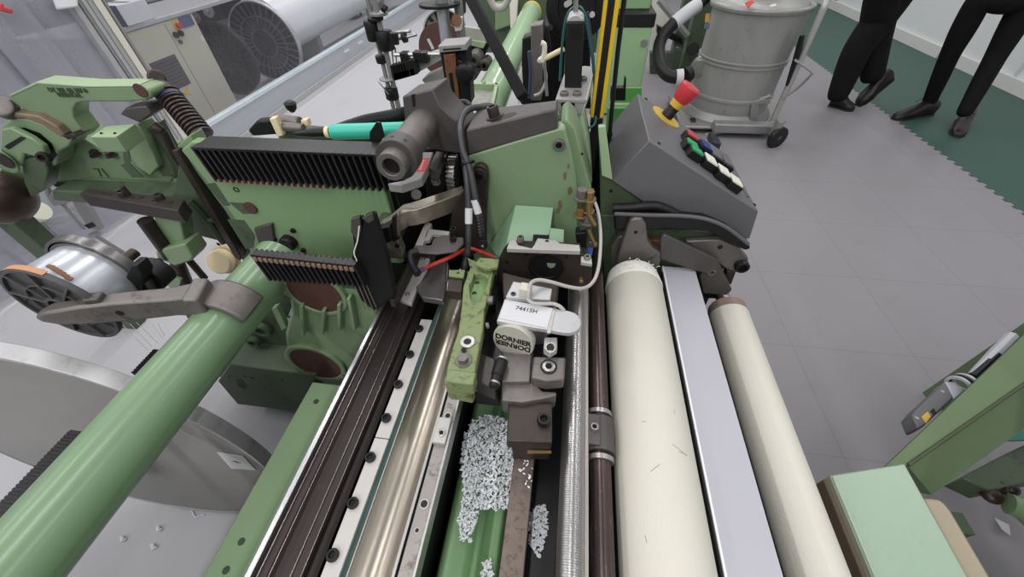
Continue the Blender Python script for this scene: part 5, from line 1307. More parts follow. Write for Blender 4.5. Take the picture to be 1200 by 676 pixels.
for p in ((475, 67), (490, 66), (498, 66.5)): build('block', MB().obox(W(*p, Y=1.62), (.014, 0, 0), (0, .02, 0), (0, 0, .018)), BLK, t, .002)
build('rail', MB().tube([W(462, 64, Y=1.62), W(516, 63, Y=1.62)], .008, 8), STEEL, t)
build('chute', MB().prism(wY(1.64, [(466, 94), (492, 84), (517, 70), (517, 62), (498, 68), (485, 76), (466, 88)]), (0, .1, 0)), ALU, t, .003)
build('chute', MB().prism(wY(1.66, [(494, 94), (516, 84), (518, 96), (500, 100)]), (0, .1, 0)), DISC, t, .003)
build('stand_leg', MB().cyl(V(W(500, 90, Y=1.7).x, 1.72, 0), V(W(500, 90, Y=1.7).x, 1.72, .7), .015), GALV, t)
# slotted wheel and brown disc
t = thing('spoked_flange', 'pale spoked flange wheel beside the twin rods with brown disc before it', 'wheel', (-1.2, 3.2, 0))
c = W(522, 42, Y=2.9); R_ = px_len(27, c)
build('rim', MB().ring(c, c + V(0, .03, 0), R_, R_ * .93, 48), ALU, t, .002)
b = MB()
for k in range(16):
    a = 2 * PI * k / 16; dd = V(math.cos(a), 0, math.sin(a)); tt = V(-dd.z, 0, dd.x); b.obox(c + V(0, .01, 0) + dd * R_ * .6, dd * R_ * .36, (0, .008, 0), tt * .008)
build('spokes', b, BLK, t); build('back_web', MB().cyl(c + V(0, .02, 0), c + V(0, .028, 0), R_ * .95, seg=48), GALV, t)
c2 = W(519, 60, Y=2.75)
bd_ = build('brown_disc', MB().cyl(c2, c2 + V(0, .02, 0), px_len(29, c2), seg=56), RECESS, t, .002)
build('disc_label', MB().prism(wY(2.748, [(500, 46), (503, 45), (509, 57), (506, 58)]), (0, .002, 0)), PAPER, bd_)
build('stand', MB().box(c.x - .05, c.x + .05, 2.95, 3.05, 0, c.z), GD, t, .01)
t = thing('bundled_pole', 'grey upright pole with clear tube bundle and small red round part', 'pole', (-.75, 2.0, 0))
a, b_ = W(519, -6, Y=2.0), W(524, 53, Y=2.0)
build('pole', MB().cyl(V(b_.x, 2.0, 0), V(b_.x, 2.0, a.z + .1), .028), GALV, t)
build('pole', MB().cyl(V(b_.x + .06, 2.05, 0), V(b_.x + .06, 2.05, a.z + .1), .02), GALV, t)
build('clear_tubes', MB().tube(smooth_path([W(516, 5, Y=1.97), W(519, 25, Y=1.97), W(523, 52, Y=1.97)], 5), .02, 10), FILM, t)
build('disc_clamp', MB().cyl(W(515, 5, Y=2.0) - V(0, 0, .006), W(515, 5, Y=2.0) + V(0, 0, .006), .09), BLK, t, .002)
build('white_box', MB().prism(wY(1.98, [(531, 22), (541, 20), (540, 36), (533, 37)]), (0, .03, 0)), WHT, t, .003)
build('red_round_part', MB().cyl(W(535, 24, Y=1.975), W(535, 24, Y=1.95), .022), RUST, t, .002)
build('black_upper_box', MB().prism(wY(2.1, [(534, -4), (540, -4), (541, 20), (535, 20)]), (0, .1, 0)), BLK, t, .004)

# ------------------------------------------------------------------ neighbouring loom behind
t = thing('neighbour_loom', 'dark cluttered machine with green panels behind the pale green pipe', 'machine', (-.3, 3.0, 0))
build('grey_duct', MB().prism(wY(2.4, [(536, 30), (577, 36), (568, 50), (538, 44)]), (0, .03, 0)), mat('grey_duct', (172, 172, 166), .5, var=.1, vs=40, dirt=(60, 60, 60), damt=.6, dthr=.6, ds=40), t, .004)
build('pale_beam', MB().prism(wY(2.38, [(538, 44), (569, 50), (566, 57), (538, 50)]), (0, .03, 0)), GL, t, .003)
build('dark_core', MB().prism(wY(2.6, [(540, 50), (575, 50), (560, 80), (545, 100)]), (0, .12, 0)), BLK2, t, .01)
build('dark_core', MB().prism(wY(2.3, [(636, 30), (692, 40), (692, 128), (612, 128), (618, 80)]), (0, .5, 0)), BLK2, t, .01)
build('green_back_panel', MB().prism(wY(4.3, [(560, -10), (700, -10), (700, 62), (560, 62)]), (0, .2, 0)), GD, t, .01)
build('green_panel', MB().prism(wY(4.2, [(580, 3), (598, 3), (598, 30), (580, 36)]), (0, .1, 0)), G, t, .01)
build('white_post', MB().prism(wY(4.15, [(597, -6), (607, -6), (605, 30), (598, 34)]), (0, .06, 0)), WHT, t, .004)
for p, r in (((550, 82), .06), ((556, 70), .04), ((562, 76), .03), ((568, 76), .03), ((648, 80), .06), ((635, 62), .05)):
    c = W(*p, Y=2.5); build('motor', MB().lathe(c, FRONT, [(-.1, r), (.02, r), (.03, r * .7), (.03, r * .4), (.0, r * .4)], 20), CASTD if r > .035 else BRN, t, .003)
build('grey_column', MB().prism(wY(1.9, [(622, 30), (636, 28), (634, 118), (622, 118)]), (0, .08, 0)), CAST, t, .004)
build('blue_cable', MB().tube(smooth_path([W(620, 60, Y=1.85), W(622, 85, Y=1.85), W(620, 115, Y=1.85)], 5), .008, 8), mat('navy_cable', (52, 62, 90), .5), t)
build('dark_column', MB().prism(wY(1.95, [(612, 45), (622, 42), (622, 122), (610, 122)]), (0, .08, 0)), BLK, t, .004)
build('white_strip', MB().prism(wY(1.6, [(605, 92), (611, 80), (613, 118), (607, 122)]), (0, .02, 0)), WHT, t, .001)
build('black_arc_cable', MB().tube(smooth_path([W(630, 24, Y=2.0), W(640, 34, Y=2.0), W(644, 55, Y=2.0), W(641, 78, Y=2.0)], 6), .008, 8), BLK, t)
build('white_cable', MB().tube(smooth_path([W(637, 75, Y=1.7), W(640, 92, Y=1.7), W(634, 108, Y=1.7), W(626, 112, Y=1.7)], 6), .006, 8), GREYC, t)
build('loop_hose', MB().tube(smooth_path([W(573, -4, Y=2.2), W(580, 8, Y=2.2), W(590, 8, Y=2.2), W(597, -4, Y=2.2)], 6), .016, 10), GREYC, t)
build('base', MB().box(-.2, .1, 2.4, 3.2, 0, .5), BLK2, t, .01)
build('base', MB().box(-.62, -.5, 2.4, 2.7, 0, .4), BLK2, t, .01)
t = thing('white_tied_lever', 'white cord tied to a small pale rod beside the black sensor box', 'lever', (-.1, 1.6, .9))
build('cord', MB().tube(smooth_path([W(634, 50, Y=1.6), W(638, 53, Y=1.6), W(637, 66, Y=1.6), W(632, 71, Y=1.6), W(638, 71, Y=1.6)], 6), .009, 8), WHT, t)
build('rod', MB().cyl(W(636, 70, Y=1.6), W(661, 57, Y=1.6), .009), CREAM, t)
build('drop', MB().cyl(W(637, 60, Y=1.6), W(641, 112, Y=1.6), .006), GALV, t)
t = thing('black_pulley', 'big black round wheel behind the black sensor box', 'wheel', (-.02, 2.1, 0))
c = W(676, 8, Y=2.1); R_ = px_len(36, c)
build('disc', MB().lathe(c, FRONT, [(-.03, R_), (.0, R_), (.004, R_ * .96), (.004, R_ * .62), (-.006, R_ * .6), (-.006, .001)], 56), BLK, t)
for p in ((664, 5), (667, 3), (694, 17), (645, 32)): build('stud', MB().cyl(W(*p, Y=2.09), W(*p, Y=2.07), .012), STEEL if p[0] != 645 else BLK, t)
build('axle_stand', MB().box(c.x - .04, c.x + .04, 2.13, 2.2, 0, c.z), GD, t, .005)

t = thing('green_cabinet', 'tall pale green machine cabinet with a black top band behind the grey console', 'cabinet', (.55, 4.2, 0))
YCb = 4.0
lx, rx_ = W(700, 60, Y=YCb).x, W(765.5, 30, Y=YCb).x
ztp = W(745, 32, Y=YCb).z
build('body', MB().box(lx, rx_, YCb, YCb + .5, 0.02, ztp), mat('cabinet_green', (150, 184, 140), .4, var=.04), t, .01)
build('black_band', MB().box(lx, rx_ + .01, YCb - .01, YCb + .45, ztp, ztp + .10), BLK, t, .01)
build('upper_box', MB().box(lx + .1, rx_ - .03, YCb + .15, YCb + .5, ztp + .10, ztp + .75), mat('cabinet_green_upper', (142, 176, 132), .4, var=.04), t, .01)
build('lock', MB().lathe(W(755, 50, Y=YCb), FRONT, [(0, .03), (.01, .03), (.012, .018)], 20), STEEL, t)
build('plinth', MB().box(lx, rx_ - .02, YCb + .02, YCb + .5, 0, .08), GD, t)
t = thing('green_drip_tray', 'bright green open tray with small dark bracket right of the striped bar', 'tray', (.2, 1.6, .6))
YG2 = 1.75
build('tray_back', MB().prism(wY(YG2 + .12, [(717, 103), (752, 103), (752, 125), (717, 125)]), (0, .01, 0)), mat('vivid_green', (84, 150, 76), .4), t, .002)
build('tray_floor', MB().prism(wY(YG2 + .1, [(716, 122), (752, 122), (752, 160), (714, 160)]), (0, .02, 0)), GL, t, .002)
build('front_lip', MB().prism(wY(YG2, [(712, 127), (750, 127), (750, 170), (709, 170)]), (0, .02, 0)), mat('vivid_green_front', (76, 140, 70), .4), t, .002)
build('dark_bracket', MB().prism(wY(YG2 - .05, [(716, 103), (731, 103), (732, 91), (734, 91), (733, 118), (715, 118)]), (0, .03, 0)), BLKM, t, .002)
build('tray_leg', MB().box(.2, .3, YG2 + .05, YG2 + .1, 0, W(730, 150, Y=YG2).z), GD, t)

# neighbouring frame by the hose
t = thing('green_frame_posts', 'green machine posts and white sheet behind the black vacuum hose', 'machine frame', (1.5, 6, 0))
YFp = 5.2
def post(name, x0, x1, y0, y1, Yp, m_):
    a, b_ = W(x0, y1, Y=Yp), W(x1, y1, Y=Yp); zt_ = W(x0, y0, Y=Yp).z
    return build(name, MB().box(a.x, b_.x, Yp, Yp + .12, 0, zt_), m_, t, .01)
post('post', 785, 800, -20, 70, 5.4, GD); post('post', 803, 822, -20, 58, 5.0, GD)
build('white_sheet', MB().prism(wY(5.6, [(765, -8), (772, -8), (790, 22), (776, 50), (764, 58)]), (0, .02, 0)), WHT, t)
build('pale_bar', MB().tube([W(772, 0, Y=5.0), W(806, 42, Y=5.0)], .03, 4), GALV, t)
build('dark_motor', MB().cyl(W(812, 57, Y=4.95), W(812, 57, Y=4.8), .06), BLK, t, .005)
build('dark_shelf', MB().prism(wY(5.3, [(770, 30), (800, 45), (800, 52), (770, 40)]), (0, .1, 0)), BLKM, t, .003)
build('low_beam', MB().prism(wY(5.3, [(762, 62), (790, 62), (788, 92), (762, 94)]), (0, .1, 0)), GD, t, .003)
build('small_bottle', MB().lathe(V(*W(783, 80, Y=5.2)[:2], .0), UP, [(0, .1), (.3, .1), (.34, .04)], 16), CLEAR, t)

# ------------------------------------------------------------------ drum vacuum
t = thing('drum_vacuum', 'grey galvanised drum vacuum on a wheeled frame with a black hose', 'vacuum cleaner', (1.46, 4.05, 0))
DC = V(1.46, 4.05, 0)
R0 = .355
build('drum', MB().lathe(DC + V(0, 0, .14), UP, [(0, R0 * .97), (.10, R0 * .985), (.105, R0 * 1.015), (.125, R0 * 1.015), (.13, R0 * .985),
      (.365, R0 * .985), (.368, R0 * 1.02), (.376, R0 * 1.02), (.38, R0 * .99), (.395, R0 * .99), (.398, R0 * 1.02), (.406, R0 * 1.02), (.41, R0 * .985),
      (.74, R0 * 1.0), (.745, R0 * 1.07), (.765, R0 * 1.09), (.775, R0 * 1.08), (.775, R0 * .98), (.79, R0 * .93), (.82, R0 * .5), (.825, .001)], 72), DRUM, t)
build('motor_head', MB().lathe(DC + V(0, .05, .96), UP, [(0, .17), (.16, .17), (.2, .12), (.2, .0)], 32), CASTD, t, .01)
build('top_sticker', MB().prism([p + V(0, 0, .0) for p in wZ(.962, [(873, 3), (881, 0), (884, 3), (876, 8)])], (0, 0, -.004)), STICK, t)
build('white_sticker', MB().prism(wZ(.962, [(902, 6), (909, 4), (910, 7), (903, 8)]), (0, 0, -.004)), PAPER, t)
def on_drum(px, py, rr=R0 * .99):
    v = ray(px, py); A_ = v.x ** 2 + v.y ** 2; B_ = -2 * (v.x * DC.x + v.y * DC.y); C_ = DC.x ** 2 + DC.y ** 2 - rr * rr
    tt = (-B_ - math.sqrt(max(0, B_ * B_ - 4 * A_ * C_))) / (2 * A_); return EYE + v * tt
for pg, m_ in (([(827, 16), (832, 15), (831, 26), (826, 26)], mat('orange_sticker', (206, 150, 80), .5)), ([(826, 27), (834, 28), (832, 34), (825, 33)], mat('blue_sticker', (96, 116, 150), .5))):
    P = [on_drum(*p) for p in pg]; b = MB(); b.prism([p + (p - DC - V(0, 0, p.z)).normalized() * .001 for p in P], (DC + V(0, 0, 0) - P[0]).normalized() * .003); build('sticker', b, m_, t)
build('base_skirt', MB().lathe(DC + V(0, 0, .05), UP, [(0, R0 * 1.1), (.03, R0 * 1.12), (.09, R0 * 1.0)], 48), GALV, t, .004)
build('base_plate', MB().box(DC.x - .46, DC.x + .40, DC.y - .42, DC.y + .36, .045, .075), GALV, t, .012)
build('front_bumper', MB().box(DC.x - .2, DC.x + .3, DC.y - .5, DC.y - .40, .05, .13), GALV, t, .012)
build('dark_foot_pad', MB().prism(wZ(.13, [(831, 153), (842, 160), (846, 168), (836, 166)]), (0, 0, -.07)), mat('dark_blue_pad', (42, 44, 58), .5), t, .01)
# wheels
for p, rw in (((912, 161), .085), ):
    wc = W(912.5, 161, Z=.085); 
    wl = build('wheel', MB().lathe(wc + V(-.02, .015, 0), V(.45, -.9, 0), [(0, .06), (0, .082), (.008, .088), (.032, .088), (.04, .082), (.04, .06)], 36), RUB, t)
    build('wheel_hub', MB().lathe(wc + V(-.02, .015, 0), V(.45, -.9, 0), [(.004, .0), (.004, .06), (.03, .062), (.034, .03), (.04, .02), (.04, 0)], 28), STEEL, wl)
    build('wheel_fork', MB().box(wc.x - .06, wc.x - .02, wc.y - .02, wc.y + .06, .08, .22), GALV, t, .004)
for xx, yy in ((DC.x - .34, DC.y - .3), (DC.x - .34, DC.y + .28), (DC.x + .36, DC.y + .3)):
    build('wheel', MB().lathe(V(xx - .02, yy, .05), V(1, 0, 0), [(0, .0), (0, .045), (.005, .05), (.035, .05), (.04, .045), (.04, 0)], 24), RUB, t)
# handle frame
hb, ht = W(903, 147, Y=3.72), W(936, 18, Y=3.72)
hx = hb.x; hp = [V(hx, 3.72, .07), V(hx, 3.72, ht.z - .05), V(hx + .01, 3.75, ht.z + .08), V(hx + .07, 3.95, ht.z + .2), V(hx + .09, 4.2, ht.z + .22)]
build('handle_tube', MB().tube(smooth_path(hp, 6), .024, 12), mat('pale_grey_tube', (176, 176, 172), .4, .3), t)
hp2 = [V(p.x, 8.3 - p.y if False else p.y + .0, p.z) for p in hp]
build('handle_tube', MB().tube([V(hx, 4.35, .07), V(hx, 4.35, ht.z + .1), V(hx + .09, 4.2, ht.z + .22)], .024, 12), GALV, t)
build('strut', MB().tube([W(886, 118, Y=3.75), W(903, 112, Y=3.72)], .02, 8), GALV, t)
build('strut', MB().prism(wY(3.71, [(883, 118), (903, 116), (903, 121), (884, 123)]), (0, .02, 0)), GALV, t, .003)
build('frame_post', MB().prism(wY(3.70, [(881, 120), (890, 118), (887, 150), (877, 150)]), (0, .03, 0)), GALV, t, .004)
build('frame_rail', MB().tube([W(826, 158, Y=3.62), W(920, 142, Y=3.62)], .016, 8), GALV, t)
build('accessory_rod', MB().tube([W(940, 42, Y=3.7), W(936, 58, Y=3.7), W(922, 100, Y=3.7)], [.02, .024, .012], 8), BLK, t)
build('wire_loop', MB().tube(smooth_path([W(931, 70, Y=3.65), W(951, 84, Y=3.6), W(950, 88, Y=3.6), W(935, 103, Y=3.65), W(916, 116, Y=3.68)], 5), .009, 8), GALV, t)
# hose
hs = [on_drum(819, 79), W(809, 85, Y=3.75), W(797, 91, Y=3.72), W(783, 88, Y=3.75), W(774, 76, Y=3.85), W(772, 58, Y=4.0), W(777, 42, Y=4.1), W(790, 27, Y=4.15)]
build('inlet', MB().lathe(hs[0] + V(.03, .03, 0), hs[1] - hs[0] - V(.03, .03, 0), [(0, .09), (.03, .09), (.035, .07), (.1, .065)], 24), STEEL, t, .003)
build('hose_cuff', MB().cyl(hs[1], W(803, 88, Y=3.73), .06), BLK, t)
build('white_hose_tape', MB().cyl(W(800, 90, Y=3.72), W(792, 91, Y=3.72), .062), PAPER, t)
build('hose', MB().tube(smooth_path(hs[2:] , 8), .052, 16), RUB, t)
build('white_hose_tape', MB().tube(smooth_path([W(790, 27, Y=4.15), W(806, 14, Y=4.2), W(818, 6, Y=4.25)], 5), .056, 16), PAPER, t)
build('hose', MB().tube([W(818, 6, Y=4.25), W(840, -14, Y=4.3), W(870, -20, Y=4.3)], .05, 16), RUB, t)

# ------------------------------------------------------------------ two people
def skin(name, nodes, edges, m_, parent, root=0, sub=2):
    """one continuous surface grown round a skeleton"""
    me = bpy.data.meshes.new(name); me.from_pydata([n[0] for n in nodes], edges, []); me.update()
    o = bpy.data.objects.new(name, me); COL.objects.link(o)
    md = o.modifiers.new('skin', 'SKIN'); md.use_smooth_shade = True
    if not me.skin_vertices: me.attributes.new  # layer is created with the modifier in the interface only
    if not me.skin_vertices:
        bm = bmesh.new(); bm.from_mesh(me); bm.verts.layers.skin.new('skin'); bm.to_mesh(me); bm.free()
    for i, n in enumerate(nodes):
        sv = me.skin_vertices[0].data[i]; r = n[1]; sv.radius = r if isinstance(r, tuple) else (r, r); sv.use_root = (i == root)
    s = o.modifiers.new('sub', 'SUBSURF'); s.levels = sub; s.render_levels = sub
    dg = bpy.context.evaluated_depsgraph_get()
    m2 = bpy.data.meshes.new_from_object(o.evaluated_get(dg))
    bpy.data.objects.remove(o)
    off = root_off(parent); m2.transform(Matrix.Translation(-off))
    m2.polygons.foreach_set('use_smooth', [True] * len(m2.polygons))
    m2.materials.clear(); m2.materials.append(m_)
    r_ = bpy.data.objects.new(name, m2); COL.objects.link(r_); r_.parent = parent
    return r_

def shoe(parent, heel, toe, m_, w=.05, lift=0.0):
    """rounded shoe with sole, from heel to toe on the floor"""
    d = (toe - heel); L = d.length; d.normalize(); n = d.cross(UP).normalized() if abs(d.z) < .9 else V(1, 0, 0); u = n.cross(d)
    if u.z < 0: u = -u
    loops = []
    for s, hw, h in ((-.03, .55, .10), (.0, .80, .135), (.15, .9, .155), (.32, .86, .145), (.48, .88, .115), (.66, 1.0, .085), (.84, .95, .07), (.96, .68, .055), (1.01, .34, .035)):
        c = heel + d * L * s; l = []
        for k in range(14):
            a = 2 * PI * k / 14; l.append(c + n * w * hw * math.cos(a) + u * (h / 2 + h / 2 * math.copysign(abs(math.sin(a)) ** .7, math.sin(a))))
        loops.append(l)
    s_ = build('shoe', MB().loft(loops), m_, parent)
    b = MB(); loops = []
    for s, hw in ((-.03, .6), (.02, .86), (.3, .86), (.5, .84), (.7, 1.05), (.88, .95), (1.0, .5), (1.015, .2)):
        c = heel + d * L * s; loops.append([c - n * w * hw * 1.03, c + n * w * hw * 1.03, c + n * w * hw * 1.03 + u * .02, c - n * w * hw * 1.03 + u * .02])
    build('sole', b.loft(loops), mat('black_sole', (24, 22, 22), .7), s_, .004)
    b = MB()
    for s in (.38, .45, .52): c = heel + d * L * s; hh = .138 - (s - .38) * .2; b.tube([c - n * w * .5 + u * (hh - .012), c + u * hh, c + n * w * .5 + u * (hh - .012)], .003, 6)
    b.tube(smooth_path([heel + d * L * .36 + u * .135, heel + d * L * .34 + n * .05 + u * .14, heel + d * L * .42 + n * .065 + u * .11], 4), .0028, 6)
    build('laces', b, BLK, s_)
    return s_

def person(label, loc, hips, legs, head_h, lean, m_leg, face_dir, wrist=None):
    t = thing('person', label, 'person', loc)
    hl, hr = hips; pel = (hl + hr) / 2 + V(0, 0, .06)
    sh = pel + V(lean.x * .5, lean.y * .5, .50); neck = sh + V(lean.x * .1, lean.y * .1, .06); head = neck + V(0, 0, .13)
    side = (hr - hl).normalized()
    # trousers: one continuous pair
    nodes = [(pel + V(0, 0, .02), (.15, .12))]; edges = []
    for hp_, kn, an, rr in ((hl, legs[0][0], legs[0][1], legs[0][2]), (hr, legs[1][0], legs[1][1], legs[1][2])):
        i = len(nodes)
        nodes += [(hp_, rr[0]), (hp_.lerp(kn, .5), (rr[0] + rr[1]) / 2 * 1.02), (kn, rr[1]), (kn.lerp(an, .4), (rr[1] * .6 + rr[2] * .45)), (an, rr[2])]
        edges += [(0, i), (i, i + 1), (i + 1, i + 2), (i + 2, i + 3), (i + 3, i + 4)]
    tr_ = skin('trousers', nodes, edges, m_leg, t)
    # body in a dark pullover with arms
    nodes = [(pel + V(0, 0, .08), (.15, .11)), (pel.lerp(sh, .5), (.145, .105)), (sh - V(0, 0, .06), (.16, .10)), (neck, .055)]
    edges = [(0, 1), (1, 2), (2, 3)]
    for s in (-1, 1):
        i = len(nodes); a = sh + side * s * .19 - V(0, 0, .05); el = a + side * s * .05 - V(0, 0, .29); wr = el + face_dir * .2 - side * s * .12 + V(0, 0, .04)
        if wrist is not None and s == -1: wr = wrist; el = a.lerp(wr, .52) - face_dir * .06
        nodes += [(a, .062), (el, .046), (wr, .036)]; edges += [(2, i), (i, i + 1), (i + 1, i + 2)]
        # hand with five fingers
        hd = (wr - el).normalized() if wrist is None or s == 1 else (pel - wr).normalized(); hn = [(wr, .026), (wr + hd * .05, (.036, .017)), (wr + hd * .085, (.038, .015))]; he = [(0, 1), (1, 2)]
        for k in range(4):
            o_ = side * (k - 1.5) * .019; j = len(hn); L_ = (.034, .04, .042, .036)[k]
            hn += [(wr + hd * .092 + o_, .0095), (wr + hd * (.092 + L_) + o_ + face_dir * -.006, .0085), (wr + hd * (.092 + L_ * 1.8) + o_ - face_dir * .022, .0075)]
            he += [(2, j), (j, j + 1), (j + 1, j + 2)]
        j = len(hn); hn += [(wr + hd * .035 + side * -s * .04, .012), (wr + hd * .075 + side * -s * .058, .0095)]; he += [(1, j), (j, j + 1)]
        skin('hand', hn, he, SKIN, t, sub=1)
    skin('pullover', nodes, edges, mat('dark_pullover', (40, 38, 46), .85), t)
    hb_ = MB(); hb_.ball(head, .105, (.78, .92, 1.15), 24); hb_.ball(head + face_dir * .1 - V(0, 0, .005), .016, (1, 1, 1.4), 10)
    for s in (-1, 1): hb_.ball(head + side * s * .082 - V(0, 0, .005), .022, (.4, 1, 1.3), 10)
    hb_.cyl(neck - V(0, 0, .03), head - V(0, 0, .05), .05)
    hd_ = build('head', hb_, SKIN, t)
    for s in (-1, 1): build('eye', MB().ball(head + face_dir * .088 + side * s * .033 + V(0, 0, .015), .011, seg=10), BLK, hd_)
    build('mouth', MB().obox(head + face_dir * .092 - V(0, 0, .055), side * .022, face_dir * .004, UP * .004), RECESS, hd_)
    build('hair', MB().ball(head - face_dir * .012 + V(0, 0, .022), .108, (.82, .95, 1.1), 20), HAIR, t)
    return t
fd = V(-.5, -.85, 0).normalized()
# left: legs crossed at the ankle
p1 = person('person standing with crossed legs in wide black trousers and black shoes', (2.62, 4.3, 0),
            (V(2.50, 4.42, .98), V(2.74, 4.55, .98)),
            ((W(1024, 52, Y=4.52), W(1022, 98, Y=4.42), (.15, .13, .085)), (W(1003, 60, Y=4.42), W(978, 121, Y=4.32), (.15, .125, .085))), 1.7, V(.05, .1, 0), BLKT, fd, W(977, -1, Y=4.30))
shoe(p1, W(972, 124, Z=0), W(999, 131, Z=0), SHOE, .058)
for o in [c for c in p1.children if c.name.startswith('shoe')]: pass
h_ = W(1043, 92, Y=4.50); tt_ = W(1005, 124, Y=4.40)
shoe(p1, h_, tt_, SHOE, .058)
# right: feet apart
p2 = person('person standing with legs apart in narrow black trousers and laced shoes', (3.3, 4.0, 0),
            (V(3.06, 4.12, .90), V(3.34, 4.05, .90)),
            ((W(1114, 62, Y=4.16), W(1087, 124, Y=4.22), (.105, .074, .055)), (W(1167, 66, Y=3.98), W(1127, 138, Y=3.80), (.105, .074, .055))), 1.7, V(.08, .1, 0), BLKT, fd)
f1 = W(1088, 134, Z=.0); f1t = W(1046, 141, Z=.0)
shoe(p2, f1, f1t, SHOE, .058)
f2 = W(1126, 143, Z=0.0); f2t = W(1119, 162, Z=0)
shoe(p2, f2, f2t, SHOEB, .055)

# ------------------------------------------------------------------ things at the lower right
ZX = .60
t = thing('mint_box_beam', 'pale mint green scratched box cover at the lower right beside the white rollers', 'cover', (.74, .3, .45))
tp_ = [W(975, 557, Z=ZX), W(1060, 543, Z=ZX)]
dirY = V(0, -1, 0)
P = [tp_[0], tp_[1], tp_[1] + V(.0, -.75, 0), tp_[0] + V(0, -.72, 0)]
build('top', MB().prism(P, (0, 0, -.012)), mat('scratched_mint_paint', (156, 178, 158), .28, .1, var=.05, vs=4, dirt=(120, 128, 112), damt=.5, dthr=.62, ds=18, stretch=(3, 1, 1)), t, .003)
build('edge', MB().prism([P[0] + V(-.002, .002, -.004), P[1] + V(.004, .002, -.004), P[2] + V(.004, 0, -.004), P[3] + V(-.002, 0, -.004)], (0, 0, -.02)), mat('pale_box_edge', (150, 152, 134), .4), t, .003)  # greyer strip round the box edge
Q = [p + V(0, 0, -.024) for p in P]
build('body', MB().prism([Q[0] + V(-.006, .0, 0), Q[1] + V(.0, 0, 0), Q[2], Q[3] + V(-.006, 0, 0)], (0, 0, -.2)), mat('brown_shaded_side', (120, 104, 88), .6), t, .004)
build('foot', MB().box(.66, .84, -.1, .2, 0, .38), GD, t, .004)
t = thing('beige_side_plate', 'rounded beige plate beside the mint green box cover at lower right', 'plate', (.86, .3, .45))
c1_ = wZ(.56, [(1080, 583), (1100, 584), (1108, 590), (1116, 600)])
build('plate', MB().prism(c1_ + [c1_[3] + V(0, -.6, 0), c1_[0] + V(0, -.6, 0)], (0, 0, -.05)), mat('beige_plate', (160, 150, 130), .45, var=.06), t, .006)
build('leg', MB().box(.87, .91, -.05, .0, 0, .52), GD, t)
t = thing('slanting_green_beam', 'broad olive green beam with a dark seam slanting across the lower right corner', 'beam', (1.1, .6, .4))
GO = mat('olive_green_paint', (96, 116, 82), .5, var=.06, dirt=(70, 76, 54), damt=.4, dthr=.64, ds=12)
ZG_ = .52
def ext(p, q, k): return p + (q - p) * k
A0, A1 = W(1036, 548, Z=ZG_), W(1200, 393, Z=ZG_); B0, B1 = W(1064, 545, Z=ZG_), W(1200, 450, Z=ZG_); C0, C1 = W(1092, 580, Z=ZG_ - .10), W(1200, 502, Z=ZG_ - .10)
build('upper_flange', MB().prism([A0, ext(A0, A1, 1.5), ext(B0, B1, 1.5), B0], (0, 0, -.02)), GO, t, .003)
n_ = UP
build('web', MB().loft([[B0 + V(0, 0, -.002), ext(B0, B1, 1.5) + V(0, 0, -.002), ext(C0, C1, 1.5), C0], [B0 + V(-.01, .01, -.02), ext(B0, B1, 1.5) + V(-.01, .01, -.02), ext(C0, C1, 1.5) + V(-.01, .01, -.02), C0 + V(-.01, .01, -.02)]]), GO, t)
dvec = (ext(B0, B1, 1.5) - B0)
build('dark_seam', MB().tube([B0 + V(0, 0, .001), B0 + dvec + V(0, 0, .001)], .0045, 6), mat('dark_seam', (70, 78, 56), .7), t)
build('leg', MB().box(A1.x + .1, A1.x + .18, A1.y + .02, A1.y + .1, 0, ZG_ - .02), GO, t, .004)
t = thing('green_floor_rail', 'dark green machine rail and pipe with an oily joint low in the lower right corner', 'machine base', (1.2, .5, 0))
build('rail', MB().prism(wZ(.22, [(1128, 560), (1200, 522), (1230, 508), (1230, 560), (1160, 575)]), (0, 0, -.08)), GD, t, .004)
build('pipe', MB().tube(smooth_path([W(1182, 590, Z=.2), W(1196, 596, Z=.2), W(1215, 612, Z=.18), W(1240, 640, Z=.16)], 5), .032, 16), G, t)
b = MB()
for p, r in (((1168, 568), .030), ((1162, 580), .028), ((1178, 564), .026), ((1156, 572), .02), ((1185, 572), .022)): b.ball(W(*p, Z=.2), r, (1, 1, .7), 12)
build('oily_joint', b, mat('oily_black_brown', (52, 42, 36), .35, .3, var=.5, vs=40), t)
build('teal_corner', MB().prism(wZ(.25, [(1182, 516), (1210, 496), (1215, 515)]), (0, 0, -.01)), mat('teal_corner', (50, 130, 110), .4), t)
build('unseen_shade_machine', MB().box(1.38, 2.2, -.9, .62, .5, 1.0), GO, t, .01)  # unseen body added out of view to shade the lower right floor
build('shade_machine_leg', MB().box(1.6, 1.7, -.2, .3, 0, .5), GO, t, .01)
for x_, y_ in ((1.3, .5), (1.02, .36)): build('foot', MB().box(x_ - .03, x_ + .03, y_ - .03, y_ + .03, 0, .15), GD, t)
for (a_, b__), lab in (((186, 620), 'white floor scrap between glossy tube and angle bar, right one nearest the big disc'), ((180, 641), 'white floor scrap between glossy tube and angle bar, right one nearest the viewer'), ((144, 632), 'tiny white scrap on the floor nearest the glossy green tube')):
    P_ = W(a_, b__, Z=.004); b = MB(); b.tube(smooth_path([P_ + V(-.012, 0, 0), P_ + V(-.002, .006, .008), P_ + V(.006, -.004, .004), P_ + V(.012, .004, .002)], 3), [.002, .004, .005, .005, .004, .006, .005, .004, .003, .002], 6); tag(build('lint_scrap', b, LINT, None), lab, 'scrap', 'scraps on the floor by the tube')
P_ = W(231, 604, Z=.003)
tag(build('thread_scrap', MB().tube([P_ + V(-.03, .012, 0), P_ + V(-.002, -.006, .003), P_ + V(.026, .006, 0)], .0022, 6), LINT, None), 'bent white thread scrap on the floor left of the green angle bar', 'scrap')
